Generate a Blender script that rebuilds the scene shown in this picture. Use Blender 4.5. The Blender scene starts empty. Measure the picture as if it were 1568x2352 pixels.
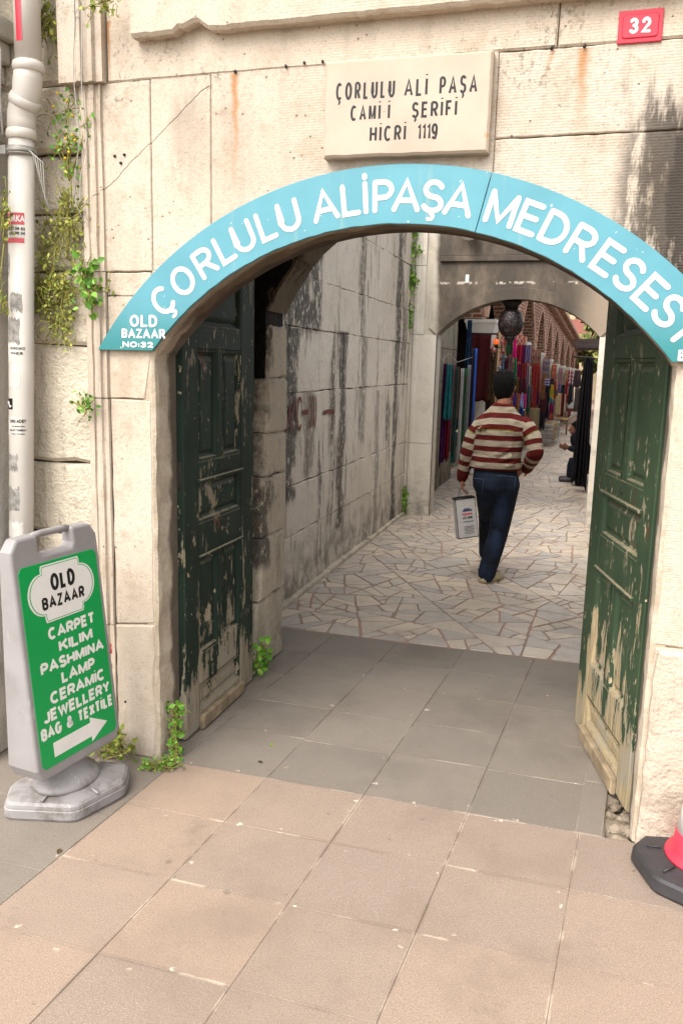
import bpy, bmesh, math, random
from mathutils import Vector, Matrix
rnd = random.Random(7)
SC = bpy.context.scene
COL = SC.collection
# ------------------------------------------------------------------ camera
CAMH = 1.75
F_PX, CX, CY = 1880.0, 784.0, 1176.0            # focal length for a 1568 x 2352 picture
YAW, PITCH, ROLL = map(math.radians, (-16.3, -10.25, -1.45))
_f = Vector((math.sin(YAW)*math.cos(PITCH), math.cos(YAW)*math.cos(PITCH), math.sin(PITCH)))
_r = Vector((math.cos(YAW), -math.sin(YAW), 0)); _d = _f.cross(_r)
_c, _s = math.cos(ROLL), math.sin(ROLL)
R2 = _c*_r + _s*_d; D2 = -_s*_r + _c*_d
cam = bpy.data.cameras.new('camera'); co = bpy.data.objects.new('camera', cam); COL.objects.link(co)
cam.sensor_fit = 'VERTICAL'; cam.sensor_height = 24.0; cam.lens = 24.0*F_PX/2352.0
cam.clip_start = 0.05; cam.clip_end = 400
U2 = -D2; B2 = -_f
co.matrix_world = Matrix(((R2.x, U2.x, B2.x, 0), (R2.y, U2.y, B2.y, 0), (R2.z, U2.z, B2.z, CAMH), (0, 0, 0, 1)))
SC.camera = co
def at(x, y, Y):
    """the point at depth Y seen at picture position x, y"""
    r = R2*((x-CX)/F_PX) + D2*((y-CY)/F_PX) + _f
    return Vector((0, 0, CAMH)) + r*(Y/r.y)
# ------------------------------------------------------------------ world, sun, exposure
SUN_EL, SUN_AZ = math.radians(52), math.radians(204)   # azimuth clockwise from +Y: behind the camera, to the left
w = bpy.data.worlds.new('World'); SC.world = w; w.use_nodes = True
nt = w.node_tree; bg = nt.nodes['Background']
sky = nt.nodes.new('ShaderNodeTexSky'); sky.sky_type = 'NISHITA'; sky.sun_disc = False
sky.sun_elevation = SUN_EL; sky.sun_rotation = SUN_AZ; sky.dust_density = 4.0; sky.air_density = 1.0
hs = nt.nodes.new('ShaderNodeHueSaturation'); hs.inputs['Saturation'].default_value = 0.22
nt.links.new(sky.outputs[0], hs.inputs['Color']); nt.links.new(hs.outputs[0], bg.inputs['Color'])
bg.inputs['Strength'].default_value = 0.15
sl = bpy.data.lights.new('sun', 'SUN'); sl.energy = .6; sl.angle = math.radians(40); sl.color = (1, .95, .87)
so = bpy.data.objects.new('sun', sl); COL.objects.link(so)
sd = Vector((math.sin(SUN_AZ)*math.cos(SUN_EL), math.cos(SUN_AZ)*math.cos(SUN_EL), math.sin(SUN_EL)))
so.rotation_euler = sd.to_track_quat('Z', 'Y').to_euler(); so.location = (-3, -6, 8)
SC.view_settings.view_transform = 'Standard'; SC.view_settings.look = 'None'
SC.view_settings.exposure = 1.62; SC.view_settings.gamma = 1; SC.view_settings.use_curve_mapping = False
# ------------------------------------------------------------------ materials
def lin(h):
    h = h.lstrip('#'); o = []
    for i in (0, 2, 4):
        v = int(h[i:i+2], 16)/255
        o.append(v/12.92 if v <= .04045 else ((v+.055)/1.055)**2.4)
    return (*o, 1)
class Mat:
    def __init__(s, name, rough=.8, spec=.35):
        s.m = bpy.data.materials.new(name); s.m.use_nodes = True
        s.t = s.m.node_tree; s.b = s.t.nodes['Principled BSDF']
        s.b.inputs['Roughness'].default_value = rough; s.b.inputs['Specular IOR Level'].default_value = spec
        s._pos = None
    def put(s, sock, v):
        if hasattr(v, 'is_linked') or isinstance(v, bpy.types.NodeSocket): s.t.links.new(v, sock)
        elif isinstance(v, (tuple, list)) and hasattr(sock.default_value, '__len__'):
            n = len(sock.default_value); sock.default_value = tuple(v)[:n] if len(v) >= n else tuple(v)+(1,)
        else: sock.default_value = v
    def n(s, typ, ins=None, **kw):
        q = s.t.nodes.new('ShaderNode'+typ)
        for k, v in kw.items(): setattr(q, k, v)
        for k, v in (ins or {}).items(): s.put(q.inputs[k], v)
        return q
    @property
    def pos(s):
        if s._pos is None: s._pos = s.n('NewGeometry').outputs['Position']
        return s._pos
    def xyz(s):
        q = s.n('SeparateXYZ', {0: s.pos}); return q.outputs[0], q.outputs[1], q.outputs[2]
    def sv(s, sc, v=None):
        return s.n('VectorMath', {0: v or s.pos, 1: sc}, operation='MULTIPLY').outputs[0]
    def noise(s, scale, v=None, detail=4, rough=.55, w=None):
        q = s.n('TexNoise', {'Vector': v or s.pos, 'Scale': scale, 'Detail': detail, 'Roughness': rough}); return q.outputs['Fac']
    def mth(s, op, a, b=0.0, c=0.0, clamp=False):
        return s.n('Math', {0: a, 1: b, 2: c}, operation=op, use_clamp=clamp).outputs[0]
    def mr(s, v, a, b, c=0.0, d=1.0, smooth=True):
        return s.n('MapRange', {0: v, 1: a, 2: b, 3: c, 4: d}, interpolation_type='SMOOTHSTEP' if smooth else 'LINEAR').outputs[0]
    def mul(s, *a):
        o = a[0]
        for x in a[1:]: o = s.mth('MULTIPLY', o, x)
        return o
    def mix(s, f, a, b, blend='MIX'):
        q = s.n('Mix', None, data_type='RGBA', blend_type=blend)
        s.put(q.inputs[0], f); s.put(q.inputs[6], a); s.put(q.inputs[7], b); return q.outputs[2]
    def ramp(s, f, stops, interp='LINEAR'):
        q = s.n('ValToRGB', {0: f}); cr = q.color_ramp; cr.interpolation = interp
        while len(cr.elements) < len(stops): cr.elements.new(.5)
        for e, (p, c) in zip(cr.elements, stops): e.position = p; e.color = c if len(c) == 4 else (*c, 1)
        return q.outputs[0]
    def attr(s, name, out='Fac'): return s.n('Attribute', attribute_name=name).outputs[out]
    def color(s, c): s.put(s.b.inputs['Base Color'], c); return s
    def rough(s, v): s.put(s.b.inputs['Roughness'], v); return s
    def bump(s, h, strength=.5, dist=.01):
        q = s.n('Bump', {'Height': h, 'Strength': strength, 'Distance': dist}); s.t.links.new(q.outputs[0], s.b.inputs['Normal']); return s
def box_mask(m, x, lo, hi, soft):
    return m.mul(m.mr(x, lo-soft, lo+soft), m.mr(x, hi-soft, hi+soft, 1, 0))
def plain(name, c, rough=.6, spec=.4, var=.12, scale=14, bump=.0, metal=0):
    m = Mat(name, rough, spec); c = lin(c) if isinstance(c, str) else c
    d = tuple(x*(1-var) for x in c[:3])+(1,); l = tuple(min(1, x*(1+var)) for x in c[:3])+(1,)
    m.color(m.mix(m.mr(m.noise(scale), .3, .7), d, l))
    if bump: m.bump(m.noise(scale*12), bump, .003)
    m.b.inputs['Metallic'].default_value = metal
    return m.m
# facade limestone -----------------------------------------------------------
def mat_facade():
    m = Mat('pale_limestone', .85, .25); x, y, z = m.xyz()
    big = m.noise(2.2); mid = m.noise(9, detail=6); fine = m.noise(120, detail=3)
    blk = m.attr('blk')
    c = m.mix(m.mr(big, .3, .7), lin('#aea08f'), lin('#b9ac9c'))
    c = m.mix(m.mr(blk, 0, 1, 0, .45), c, lin('#c6b7a2'))
    c = m.mix(m.mul(m.mr(mid, .48, .78), .55), c, lin('#9a8770')); grit = m.noise(38, detail=6, rough=.75); c = m.mix(m.mul(m.mr(grit, .52, .66), m.mr(m.noise(4.5, detail=5), .4, .62), .55), c, lin('#8d7c68'))
    c = m.mix(m.mul(m.mr(fine, .48, .75), .38), c, lin('#84745f'))
    vs_ = m.noise(6, m.sv((1.5, 1, .10)), 6, .62); c = m.mix(m.mul(m.mr(vs_, .50, .70), .30), c, lin('#8f8271'))
    # grey weathering under the ledge and at ragged patches
    st = m.noise(5, m.sv((1, 1, .35)), 6, .65)
    g = m.mul(m.mr(st, .5, .72), m.mr(z, 2.25, 2.8, .0, .8), m.mr(x, -.9, -1.6, .25, 1))
    c = m.mix(m.mul(g, .75), c, lin('#85796a'))
    sp = m.mul(m.mr(m.noise(60, m.sv((1, 1, .8)), 4, .7), .52, .66), m.mr(m.noise(3.5), .48, .62), m.mr(z, 2.3, 2.75))
    c = m.mix(m.mul(sp, .75), c, lin('#6b655c'))
    # rust runs below old iron pins
    for x0, z0, ln, wd, k in ((-1.34, 2.80, .5, .02, .8), (-.095, 2.79, .3, .03, .8), (-.20, 2.795, .1, .014, .5), (-.44, 2.74, .1, .012, .5), (-1.865, 3.02, .28, .012, .9)):
        wob = m.mth('ADD', x, m.mth('MULTIPLY', m.mth('SUBTRACT', m.noise(14), .5), .04))
        dx = m.mth('ABSOLUTE', m.mth('SUBTRACT', wob, x0))
        mask = m.mul(m.mr(dx, 0, wd, 1, 0), m.mr(z, z0-ln, z0, 0, 1), m.mr(z, z0, z0+.01, 1, 0), k)
        c = m.mix(mask, c, lin('#a06a35'))
    # black crust on the right, running down
    wx = m.mth('ADD', x, m.mth('MULTIPLY', m.mth('SUBTRACT', m.noise(5), .5), .12))
    ragged = m.noise(11, m.sv((1.6, 1, .45)), 7, .72)
    zz = m.mth('ADD', z, m.mth('MULTIPLY', m.mth('SUBTRACT', m.noise(9, m.sv((2.2, 1, .3))), .5), .75))
    k = m.mul(m.mr(z, 1.95, 2.05), m.mr(wx, .02, .10), m.mr(zz, 2.58, 2.70, 1, 0), m.mr(ragged, .35, .52), m.mr(wx, .02, .2, .75, 1))
    k2 = m.mul(m.mr(z, 1.95, 2.1), m.mr(wx, .15, .22), m.mr(z, 2.5, 2.55, 1, 0), m.mr(ragged, .30, .45))
    kk = m.mth('MAXIMUM', m.mul(k, .9), m.mul(k2, .97))
    tool = m.n('TexWave', {'Vector': m.sv((1, 1, 1)), 'Scale': 34, 'Distortion': 1.4, 'Detail': 2, 'Detail Scale': 3}, bands_direction='Z').outputs['Fac']
    kk = m.mul(kk, m.mr(tool, .0, .9, .94, 1))
    c = m.mix(kk, c, lin('#2c2621'))
    # damp dirt near the ground, pock marks
    low = m.mul(m.mr(z, .0, .75, 1, 0), m.mr(m.noise(4, m.sv((1.5, 1, .5)), 6, .65), .42, .66))
    c = m.mix(m.mul(low, .75), c, lin('#8a7864'))
    pk = m.mul(m.mr(m.n('TexVoronoi', {'Vector': m.pos, 'Scale': 26}).outputs['Distance'], .08, .13, 1, 0), m.mr(m.noise(6), .52, .58))
    c = m.mix(m.mul(pk, .7), c, lin('#6d5f4e'))
    # thin cracks running diagonally
    cr = m.mth('ABSOLUTE', m.mth('SUBTRACT', m.mth('ADD', z, m.mth('MULTIPLY', m.mth('SUBTRACT', m.noise(7), .5), .05)), m.mth('ADD', m.mth('MULTIPLY', x, .8), 3.93)))
    cm = m.mul(m.mr(cr, .0, .004, 1, 0), m.mr(z, 2.35, 2.4), m.mr(z, 2.78, 2.8, 1, 0), m.mr(x, -1.46, -1.44, 1, 0))
    c = m.mix(m.mul(cm, .4), c, lin('#7f7466'))
    m.color(c)
    h = m.mth('ADD', m.mth('MULTIPLY', fine, .45), m.mth('MULTIPLY', mid, 1.2))
    h = m.mth('ADD', h, m.mth('MULTIPLY', tool, m.mr(x, -1.3, -.9, .02, .12)))
    h = m.mth('SUBTRACT', h, m.mth('MULTIPLY', m.mth('ADD', cm, pk), 1.5))
    m.bump(h, .75, .006); return m.m
def mat_stone(name, a, b, dark, streak=.6, thr=.55, low_dirt=.6, graffiti=False, patch=None, rough=.85, bump=1.0, top_dark=0, hatch=0):
    """weathered ashlar with soot running down it; y and x may both be the wall's long axis"""
    m = Mat(name, rough, .3); x, y, z = m.xyz()
    blk = m.attr('blk'); mid = m.noise(6, detail=7, rough=.65); fine = m.noise(70, detail=3)
    c = m.mix(m.mr(m.noise(1.8), .3, .7), lin(a), lin(b)); c = m.mix(m.mul(blk, .35), c, lin(a))
    c = m.mix(m.mul(m.mr(mid, .5, .75), .4), c, tuple(v*.55 for v in lin(a)[:3])+(1,))
    run = m.noise(3.0, m.sv((1.6, 1.6, .22)), 7, .68); run2 = m.noise(9, m.sv((1.4, 1.4, .16)), 5, .7); bk = m.noise(26, m.sv((1, 1, .6)), 4, .7)
    k = m.mul(m.mr(run, thr, thr+.10), m.mr(bk, .32, .55), streak)
    k3 = m.mul(m.mr(run2, .58, .68), streak*.7)
    c = m.mix(m.mth('MAXIMUM', k, k3), c, lin(dark))
    if low_dirt:
        lo = m.mul(m.mr(z, .0, .6, 1, 0), m.mr(mid, .35, .62), low_dirt); c = m.mix(lo, c, lin('#4a4337'))
    if patch:
        for (y0, y1, z0, z1, amt) in patch:
            wd = min(.7, (y1-y0)*1.5); wy = m.mth('ADD', y, m.mth('MULTIPLY', m.mth('SUBTRACT', m.noise(3.4, m.sv((1, 1, .8)), 6, .65), .5), wd)); wz = m.mth('ADD', z, m.mth('MULTIPLY', m.mth('SUBTRACT', m.noise(8, m.sv((1.5, 1.5, .3))), .5), .35))
            pm = m.mul(box_mask(m, wy, y0, y1, .05), m.mr(wz, z0-.06, z0+.06), m.mr(z, z1-.005, z1+.005, 1, 0), m.mr(bk, .34, .48), m.mr(m.noise(5, m.sv((1, 1, .5)), 5), .30, .40), amt); c = m.mix(m.mul(pm, .88), c, lin('#2a2622'))
    m.color(c)
    h = m.mth('ADD', m.mth('MULTIPLY', mid, 2.2), m.mth('MULTIPLY', fine, .5)); h = m.mth('SUBTRACT', h, m.mul(k, .5))
    m.bump(h, bump, .012); return m.m
def mat_paver(name, a, b, speck_d, speck_l, resid):
    m = Mat(name, .72, .35); x, y, z = m.xyz(); blk = m.attr('blk')
    c = m.mix(blk, lin(a), lin(b)); blot = m.noise(.9, detail=5, rough=.6); c = m.mix(m.mul(m.mr(blot, .45, .68), .35), c, tuple(v*1.18 for v in lin(a)[:3])+(1,))
    g1 = m.noise(150, detail=2, rough=.6); g2 = m.noise(260, detail=2)
    c = m.mix(m.mul(m.mr(g1, .50, .66), .42), c, lin(speck_d)); c = m.mix(m.mul(m.mr(g2, .52, .66), .5), c, lin(speck_l))
    dirt = m.noise(1.7, detail=7, rough=.62); c = m.mix(m.mul(m.mr(dirt, .42, .72), .55), c, tuple(v*.6 for v in lin(a)[:3])+(1,))
    sp = m.mul(m.mr(m.noise(23, detail=2), .72, .76), .4); c = m.mix(sp, c, lin('#3d352e'))
    gum = m.n('TexVoronoi', {'Vector': m.pos, 'Scale': 3.3}); gm = m.mul(m.mr(gum.outputs['Distance'], .035, .055, 1, 0), m.mr(m.n('SeparateColor', {0: gum.outputs['Color']}).outputs[0], .55, .6), .38); c = m.mix(gm, c, lin('#4c423a'))
    stn = m.mul(m.mr(m.noise(3.3, detail=6, rough=.7), .60, .70), .32); c = m.mix(stn, c, lin('#6b5d50'))
    ed = m.n('Attribute', attribute_name='edge'); se = m.n('SeparateColor', {0: ed.outputs['Color']})
    e = m.mth('MINIMUM', m.mth('MINIMUM', se.outputs[0], se.outputs[1]), m.mth('MINIMUM', se.outputs[2], ed.outputs['Alpha']))
    ew = m.mth('ADD', e, m.mth('MULTIPLY', m.mth('SUBTRACT', m.noise(60), .5), .014))
    rz = m.mul(m.mr(ew, .001, .007, 1, 0), m.mr(m.noise(4.5, detail=5), .53, .60), resid); c = m.mix(rz, c, lin('#c6b6a0'))
    dz = m.mul(m.mr(ew, .0, .012, 1, 0), m.mr(m.noise(3.1, detail=5), .40, .55, 1, 0), .3); c = m.mix(dz, c, lin('#5a4c40'))
    chip = m.mul(m.mr(m.noise(17, detail=4), .67, .70), m.mr(ew, .0, .05, 1, 0), .8); c = m.mix(chip, c, lin('#cdbda8'))
    m.color(c); m.rough(m.mr(dirt, .3, .7, .6, .82)); m.bump(m.mth('ADD', g1, m.mth('MULTIPLY', m.noise(6), 1.5)), .22, .003); return m.m
def mat_crazy():
    m = Mat('crazy_paving_stone', .45, .5); blk = m.attr('blk')
    c = m.ramp(blk, [(0, lin('#b0a294')), (.22, lin('#bdad99')), (.45, lin('#a79e94')), (.65, lin('#c3b39e')), (.82, lin('#b1a698')), (1, lin('#9d948c'))])
    q = m.n('VectorMath', {0: m.pos, 1: m.n('CombineXYZ', {0: m.mth('MULTIPLY', blk, 37.0), 1: m.mth('MULTIPLY', blk, 91.0)}).outputs[0]}, operation='ADD').outputs[0]
    vein = m.noise(7, q, 7, .7); c = m.mix(m.mul(m.mr(vein, .48, .72), .45), c, lin('#857c73')); c = m.mix(m.mul(m.mr(m.noise(16, q, 5, .7), .60, .68), .4), c, lin('#a88f78'))
    dirt = m.noise(1.1, detail=6); c = m.mix(m.mul(m.mr(dirt, .48, .72), .4), c, lin('#7d7367'))
    m.color(c); m.rough(m.mth('ADD', m.mr(vein, .3, .7, .30, .55), m.mul(m.mr(dirt, .4, .7), .2))); m.bump(m.mth('ADD', vein, m.noise(4)), .3, .006); return m.m
def mat_door(name, base, light, wood, amount, rg=.45):
    m = Mat(name, .5, .25); x, y, z = m.xyz()
    v = m.sv((1.0, 1.0, .16)); pl = m.noise(9, v, 7, .68); pl2 = m.noise(30, m.sv((1, 1, .22)), 4, .7); grain = m.noise(90, m.sv((1, 1, .06)), 3)
    c = m.mix(m.mr(m.noise(3), .3, .7), lin(base), lin(light))
    c = m.mix(m.mul(m.mr(m.noise(14, detail=6), .55, .8), .4), c, lin('#1c2a1e'))
    col = m.noise(7, m.sv((1.6, 1.6, .03)), 3, .6)
    zz = m.mth('ADD', z, m.mth('MULTIPLY', m.mth('SUBTRACT', col, .5), -1.5))
    hgt = m.mr(zz, .1, 1.0, amount, 0.0); hgt2 = m.mr(z, .05, .35, .12, 0)
    sel = m.mth('ADD', m.mth('ADD', pl, hgt), m.mth('ADD', hgt2, m.mul(m.mth('SUBTRACT', pl2, .5), .38)))
    peel = m.mr(sel, .665, .675); rim = m.mul(m.mr(sel, .645, .665), m.mth('SUBTRACT', 1.0, peel))
    wc = m.mix(m.mr(grain, .3, .7), lin(wood), tuple(k*.55 for k in lin(wood)[:3])+(1,)); wc = m.mix(m.mr(m.noise(5), .45, .65), wc, lin('#8c8474'))
    spots = m.mr(m.noise(34, m.sv((1, 1, .4)), 4, .65), .655, .67)
    red = m.mul(m.mr(m.noise(6, m.sv((1, 1, .45)), 5, .7), .66, .675), m.mr(z, .7, 1.0), .75)
    chp = m.mul(m.mr(m.noise(11, m.sv((1, 1, .38)), 5, .72), .60, .612), m.mr(m.noise(2.3), .34, .50), m.mr(z, .3, 1.7, 1, .45)); c = m.mix(chp, c, m.mix(m.noise(25), lin('#75614a'), lin('#b8ab92')))
    c = m.mix(red, c, lin('#5a2a22')); c = m.mix(spots, c, lin('#a8977a')); c = m.mix(m.mul(rim, .7), c, lin('#b3a488')); c = m.mix(peel, c, wc)
    nz_ = m.n('SeparateXYZ', {0: m.n('NewGeometry').outputs['Normal']}).outputs[2]; c = m.mix(m.mul(m.mr(nz_, .4, .8), m.mr(m.noise(30), .3, .6, .4, .9)), c, lin('#8d8068'))
    m.color(c); m.rough(m.mr(peel, 0, 1, rg, .85))
    m.bump(m.mth('ADD', m.mul(peel, -1.2), m.mth('MULTIPLY', grain, m.mr(peel, 0, 1, .12, .6))), .6, .003); return m.m
def mat_leaf(name, a, b, c3='#a3a04a'):
    m = Mat(name, .55, .3); r = m.attr('blk')
    m.color(m.ramp(r, [(0, lin(a)), (.55, lin(b)), (1, lin(c3))])); m.b.inputs['Transmission Weight'].default_value = 0
    return m.m
def mat_cloth(name, cols, mode='plain', n=6, rough=.9):
    m = Mat(name, rough, .15); uv = m.attr('uv2', 'Vector'); s = m.n('SeparateXYZ', {0: uv}); u, v = s.outputs[0], s.outputs[1]
    cols = [lin(k) for k in cols]
    if mode == 'plain': c = m.mix(m.mr(m.noise(8), .3, .7), cols[0], cols[-1])
    elif mode in ('v', 'h'):
        q = m.mth('FRACT', m.mth('MULTIPLY', u if mode == 'v' else v, n/len(cols)))
        c = m.ramp(q, [(i/len(cols), k) for i, k in enumerate(cols)], 'CONSTANT')
    elif mode == 'plaid':
        a = m.mth('GREATER_THAN', m.mth('FRACT', m.mth('MULTIPLY', u, n)), .5); b = m.mth('GREATER_THAN', m.mth('FRACT', m.mth('MULTIPLY', v, n*2)), .5)
        c = m.mix(a, cols[0], cols[1]); c = m.mix(m.mul(b, .65), c, cols[-1])
    else:   # patterned: rug medallions and small figures
        p = m.n('CombineXYZ', {0: u, 1: m.mth('MULTIPLY', v, 2.0)}).outputs[0]
        f = m.n('TexVoronoi', {'Vector': p, 'Scale': n, 'Randomness': .35}, voronoi_dimensions='2D', distance='MANHATTAN')
        c = m.ramp(f.outputs['Distance'], [(0, cols[-1]), (.22, cols[0]), (.5, cols[1 % len(cols)]), (.62, cols[0]), (.8, cols[2 % len(cols)])], 'CONSTANT')
        e = m.mth('MINIMUM', u, m.mth('SUBTRACT', 1.0, u)); c = m.mix(m.mr(e, .05, .09, .8, 0), c, cols[1 % len(cols)])
        c = m.mix(m.mul(m.mr(m.noise(40), .4, .7), .5), c, cols[0])
    c = m.mix(m.mul(m.mr(m.noise(160), .4, .7), .18), c, (0, 0, 0, 1)); m.color(c); m.bump(m.noise(140), .3, .002); return m.m
# ------------------------------------------------------------------ mesh collecting
OFF = {}
class MB:
    def __init__(s): s.v = []; s.f = []; s.blk = []; s.edge = None; s.uv = None; s.sm = []
    def add(s, vs, fs, blk=None, smooth=False):
        o = len(s.v); s.v += [Vector(p) for p in vs]; s.f += [tuple(i+o for i in f) for f in fs]; s.sm += [smooth]*len(fs)
        b = rnd.random() if blk is None else blk; s.blk += [b]*len(vs) if not isinstance(b, list) else b; return o
    def box(s, c, d, rot=None, bev=0, blk=None):
        bm = bmesh.new(); bmesh.ops.create_cube(bm, size=1)
        for v in bm.verts: v.co = Vector((v.co.x*d[0], v.co.y*d[1], v.co.z*d[2]))
        if bev: bmesh.ops.bevel(bm, geom=bm.edges[:], offset=bev, segments=2, affect='EDGES', profile=.5)
        M = rot or Matrix.Identity(3); c = Vector(c)
        bm.verts.index_update(); s.add([c+M @ v.co for v in bm.verts], [[v.index for v in f.verts] for f in bm.faces], blk); bm.free()
    def b2(s, x0, x1, y0, y1, z0, z1, bev=0, blk=None):
        s.box(((x0+x1)/2, (y0+y1)/2, (z0+z1)/2), (abs(x1-x0), abs(y1-y0), abs(z1-z0)), bev=bev, blk=blk)
    def tube(s, pts, rad, seg=10, cap=True, blk=None, smooth=True):
        pts = [Vector(p) for p in pts]; rad = rad if isinstance(rad, (list, tuple)) else [rad]*len(pts); vs = []; n0 = None
        for i, p in enumerate(pts):
            t = (pts[min(i+1, len(pts)-1)]-pts[max(i-1, 0)]).normalized()
            if n0 is None: n0 = t.orthogonal().normalized()
            n0 = (n0-t*n0.dot(t)).normalized(); b = t.cross(n0)
            for k in range(seg): a = 2*math.pi*k/seg; vs.append(p+(n0*math.cos(a)+b*math.sin(a))*rad[i])
        fs = [(i*seg+k, i*seg+(k+1) % seg, (i+1)*seg+(k+1) % seg, (i+1)*seg+k) for i in range(len(pts)-1) for k in range(seg)]
        if cap: fs += [tuple(range(seg))[::-1], tuple((len(pts)-1)*seg+k for k in range(seg))]
        s.add(vs, fs, blk, smooth)
    def lathe(s, c, prof, seg=24, blk=None, sx=1, sy=1, smooth=True):
        c = Vector(c); vs = [c+Vector((r*math.cos(2*math.pi*k/seg)*sx, r*math.sin(2*math.pi*k/seg)*sy, z)) for r, z in prof for k in range(seg)]
        fs = [(i*seg+k, i*seg+(k+1) % seg, (i+1)*seg+(k+1) % seg, (i+1)*seg+k) for i in range(len(prof)-1) for k in range(seg)]
        fs += [tuple(range(seg))[::-1], tuple((len(prof)-1)*seg+k for k in range(seg))]; s.add(vs, fs, blk, smooth)
    def prism(s, poly, fn, w0, w1, bev=0, blk=None, back=True):
        """2-D outline (counter-clockwise in u,v) swept from w0 to w1; fn maps (u, v, w)"""
        n = len(poly); P = [Vector(p).to_2d() if not isinstance(p, Vector) else p for p in poly]
        inn = P
        if bev:
            inn = []
            for i in range(n):
                a, b, c = P[i-1], P[i], P[(i+1) % n]; e1 = (b-a); e2 = (c-b)
                n1 = Vector((-e1.y, e1.x)); n2 = Vector((-e2.y, e2.x))
                n1 = n1.normalized() if n1.length > 1e-9 else n1; n2 = n2.normalized() if n2.length > 1e-9 else n2
                m = n1+n2; m = m/max(.35, m.length_squared)*2 if m.length > 1e-6 else n1
                m = m if m.length < 2.2 else m.normalized()*2.2
                inn.append(b+m*bev)
        sg = 1 if w1 > w0 else -1
        rings = [(P, w0), (P, w1-sg*bev), (inn, w1)] if bev else [(P, w0), (P, w1)]
        vs = [fn(p.x, p.y, w) for R, w in rings for p in R]; fs = []
        for r in range(len(rings)-1): fs += [(r*n+i, r*n+(i+1) % n, (r+1)*n+(i+1) % n, (r+1)*n+i) for i in range(n)]
        L = (len(rings)-1)*n; fs.append(tuple(range(L, L+n)))
        if back: fs.append(tuple(range(n))[::-1])
        s.add(vs, fs, blk)
    def build(s, name, mat, parent=None, smooth=None, recalc=True):
        me = bpy.data.meshes.new(name); off = OFF.get(parent.name, Vector()) if parent else Vector()
        me.from_pydata([tuple(p-off) for p in s.v], [], s.f); me.update()
        if recalc:
            bm = bmesh.new(); bm.from_mesh(me); bmesh.ops.recalc_face_normals(bm, faces=bm.faces[:]); bm.to_mesh(me); bm.free()
        me.polygons.foreach_set('use_smooth', [smooth if smooth is not None else q for q in s.sm] if len(s.sm) == len(me.polygons) else [bool(smooth)]*len(me.polygons))
        a = me.attributes.new('blk', 'FLOAT', 'POINT'); a.data.foreach_set('value', s.blk)
        if s.edge: e = me.attributes.new('edge', 'FLOAT_COLOR', 'POINT'); e.data.foreach_set('color', [k for q in s.edge for k in q])
        if s.uv: e = me.attributes.new('uv2', 'FLOAT_VECTOR', 'POINT'); e.data.foreach_set('vector', [k for q in s.uv for k in (q[0], q[1], 0)])
        if mat: me.materials.append(mat)
        o = bpy.data.objects.new(name, me); COL.objects.link(o)
        if parent: o.parent = parent; OFF[o.name] = off
        return o
def tag(o, label=None, cat=None, group=None, kind=None):
    for k, v in (('label', label), ('category', cat), ('group', group), ('kind', kind)):
        if v: o[k] = v
    return o
def thing(name, label, cat, loc=(0, 0, 0), group=None):
    o = bpy.data.objects.new(name, None); COL.objects.link(o); o.location = loc; o.empty_display_size = .1
    OFF[o.name] = Vector(loc); return tag(o, label, cat, group)
def bake(o, name, mat, parent=None, smooth=True):
    """evaluate an object's modifiers into a plain mesh object"""
    bpy.context.view_layer.update(); dg = bpy.context.evaluated_depsgraph_get()
    me = bpy.data.meshes.new_from_object(o.evaluated_get(dg)); old = o.data; bpy.data.objects.remove(o); bpy.data.meshes.remove(old)
    off = OFF.get(parent.name, Vector()) if parent else Vector()
    for v in me.vertices: v.co -= off
    me.name = name; me.materials.clear(); me.materials.append(mat); me.polygons.foreach_set('use_smooth', [smooth]*len(me.polygons))
    q = bpy.data.objects.new(name, me); COL.objects.link(q)
    if parent: q.parent = parent; OFF[q.name] = off
    return q
# ------------------------------------------------------------------ lettering
_tc = bpy.data.curves.new('lettering_source', 'FONT'); _to = bpy.data.objects.new('lettering_source', _tc); COL.objects.link(_to)
def glyphs(txt, bold=0.0, extrude=.5, res=3):
    _tc.body = txt; _tc.offset = bold; _tc.extrude = extrude; _tc.resolution_u = res
    bpy.context.view_layer.update(); dg = bpy.context.evaluated_depsgraph_get()
    me = bpy.data.meshes.new_from_object(_to.evaluated_get(dg)); vs = [v.co.copy() for v in me.vertices]; fs = [tuple(p.vertices) for p in me.polygons]
    bpy.data.meshes.remove(me); return vs, fs
CAP = .682
def text(mb, txt, fn, u0, u1, v0, cap, w0, w1, bold=.03, fit=True):
    """write txt with its baseline at v0 and cap height cap, between u0 and u1 of the mapping fn(u, v, w)"""
    vs, fs = glyphs(txt, bold)
    x0 = min(p.x for p in vs); x1 = max(p.x for p in vs); k = cap/(CAP+2*bold)
    if fit: ax, bx = (u1-u0)/(x1-x0), u0-(u1-u0)/(x1-x0)*x0
    else: ax = k; bx = (u0+u1)/2-k*(x0+x1)/2
    mb.add([fn(ax*p.x+bx, v0+(p.y+bold)*k, w0+(p.z+.5)*(w1-w0)) for p in vs], fs)
def _arc(cx, cy, rx, ry, a0, a1, n=12): return [(cx+rx*math.cos(math.radians(a0+(a1-a0)*i/n)), cy+ry*math.sin(math.radians(a0+(a1-a0)*i/n))) for i in range(n+1)]
_S = _arc(.5, .745, .46, .255, 25, 270, 14)+_arc(.5, .245, .5, .245, 90, -155, 14)[1:]
_bowl = lambda x, y0, y1: [(0, y1)]+_arc(x, (y0+y1)/2, 1-x, (y1-y0)/2, 90, -90, 10)+[(0, y0)]
_oval = lambda cx, cy, rx, ry: _arc(cx, cy, rx, ry, 0, 360, 24)
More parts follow.
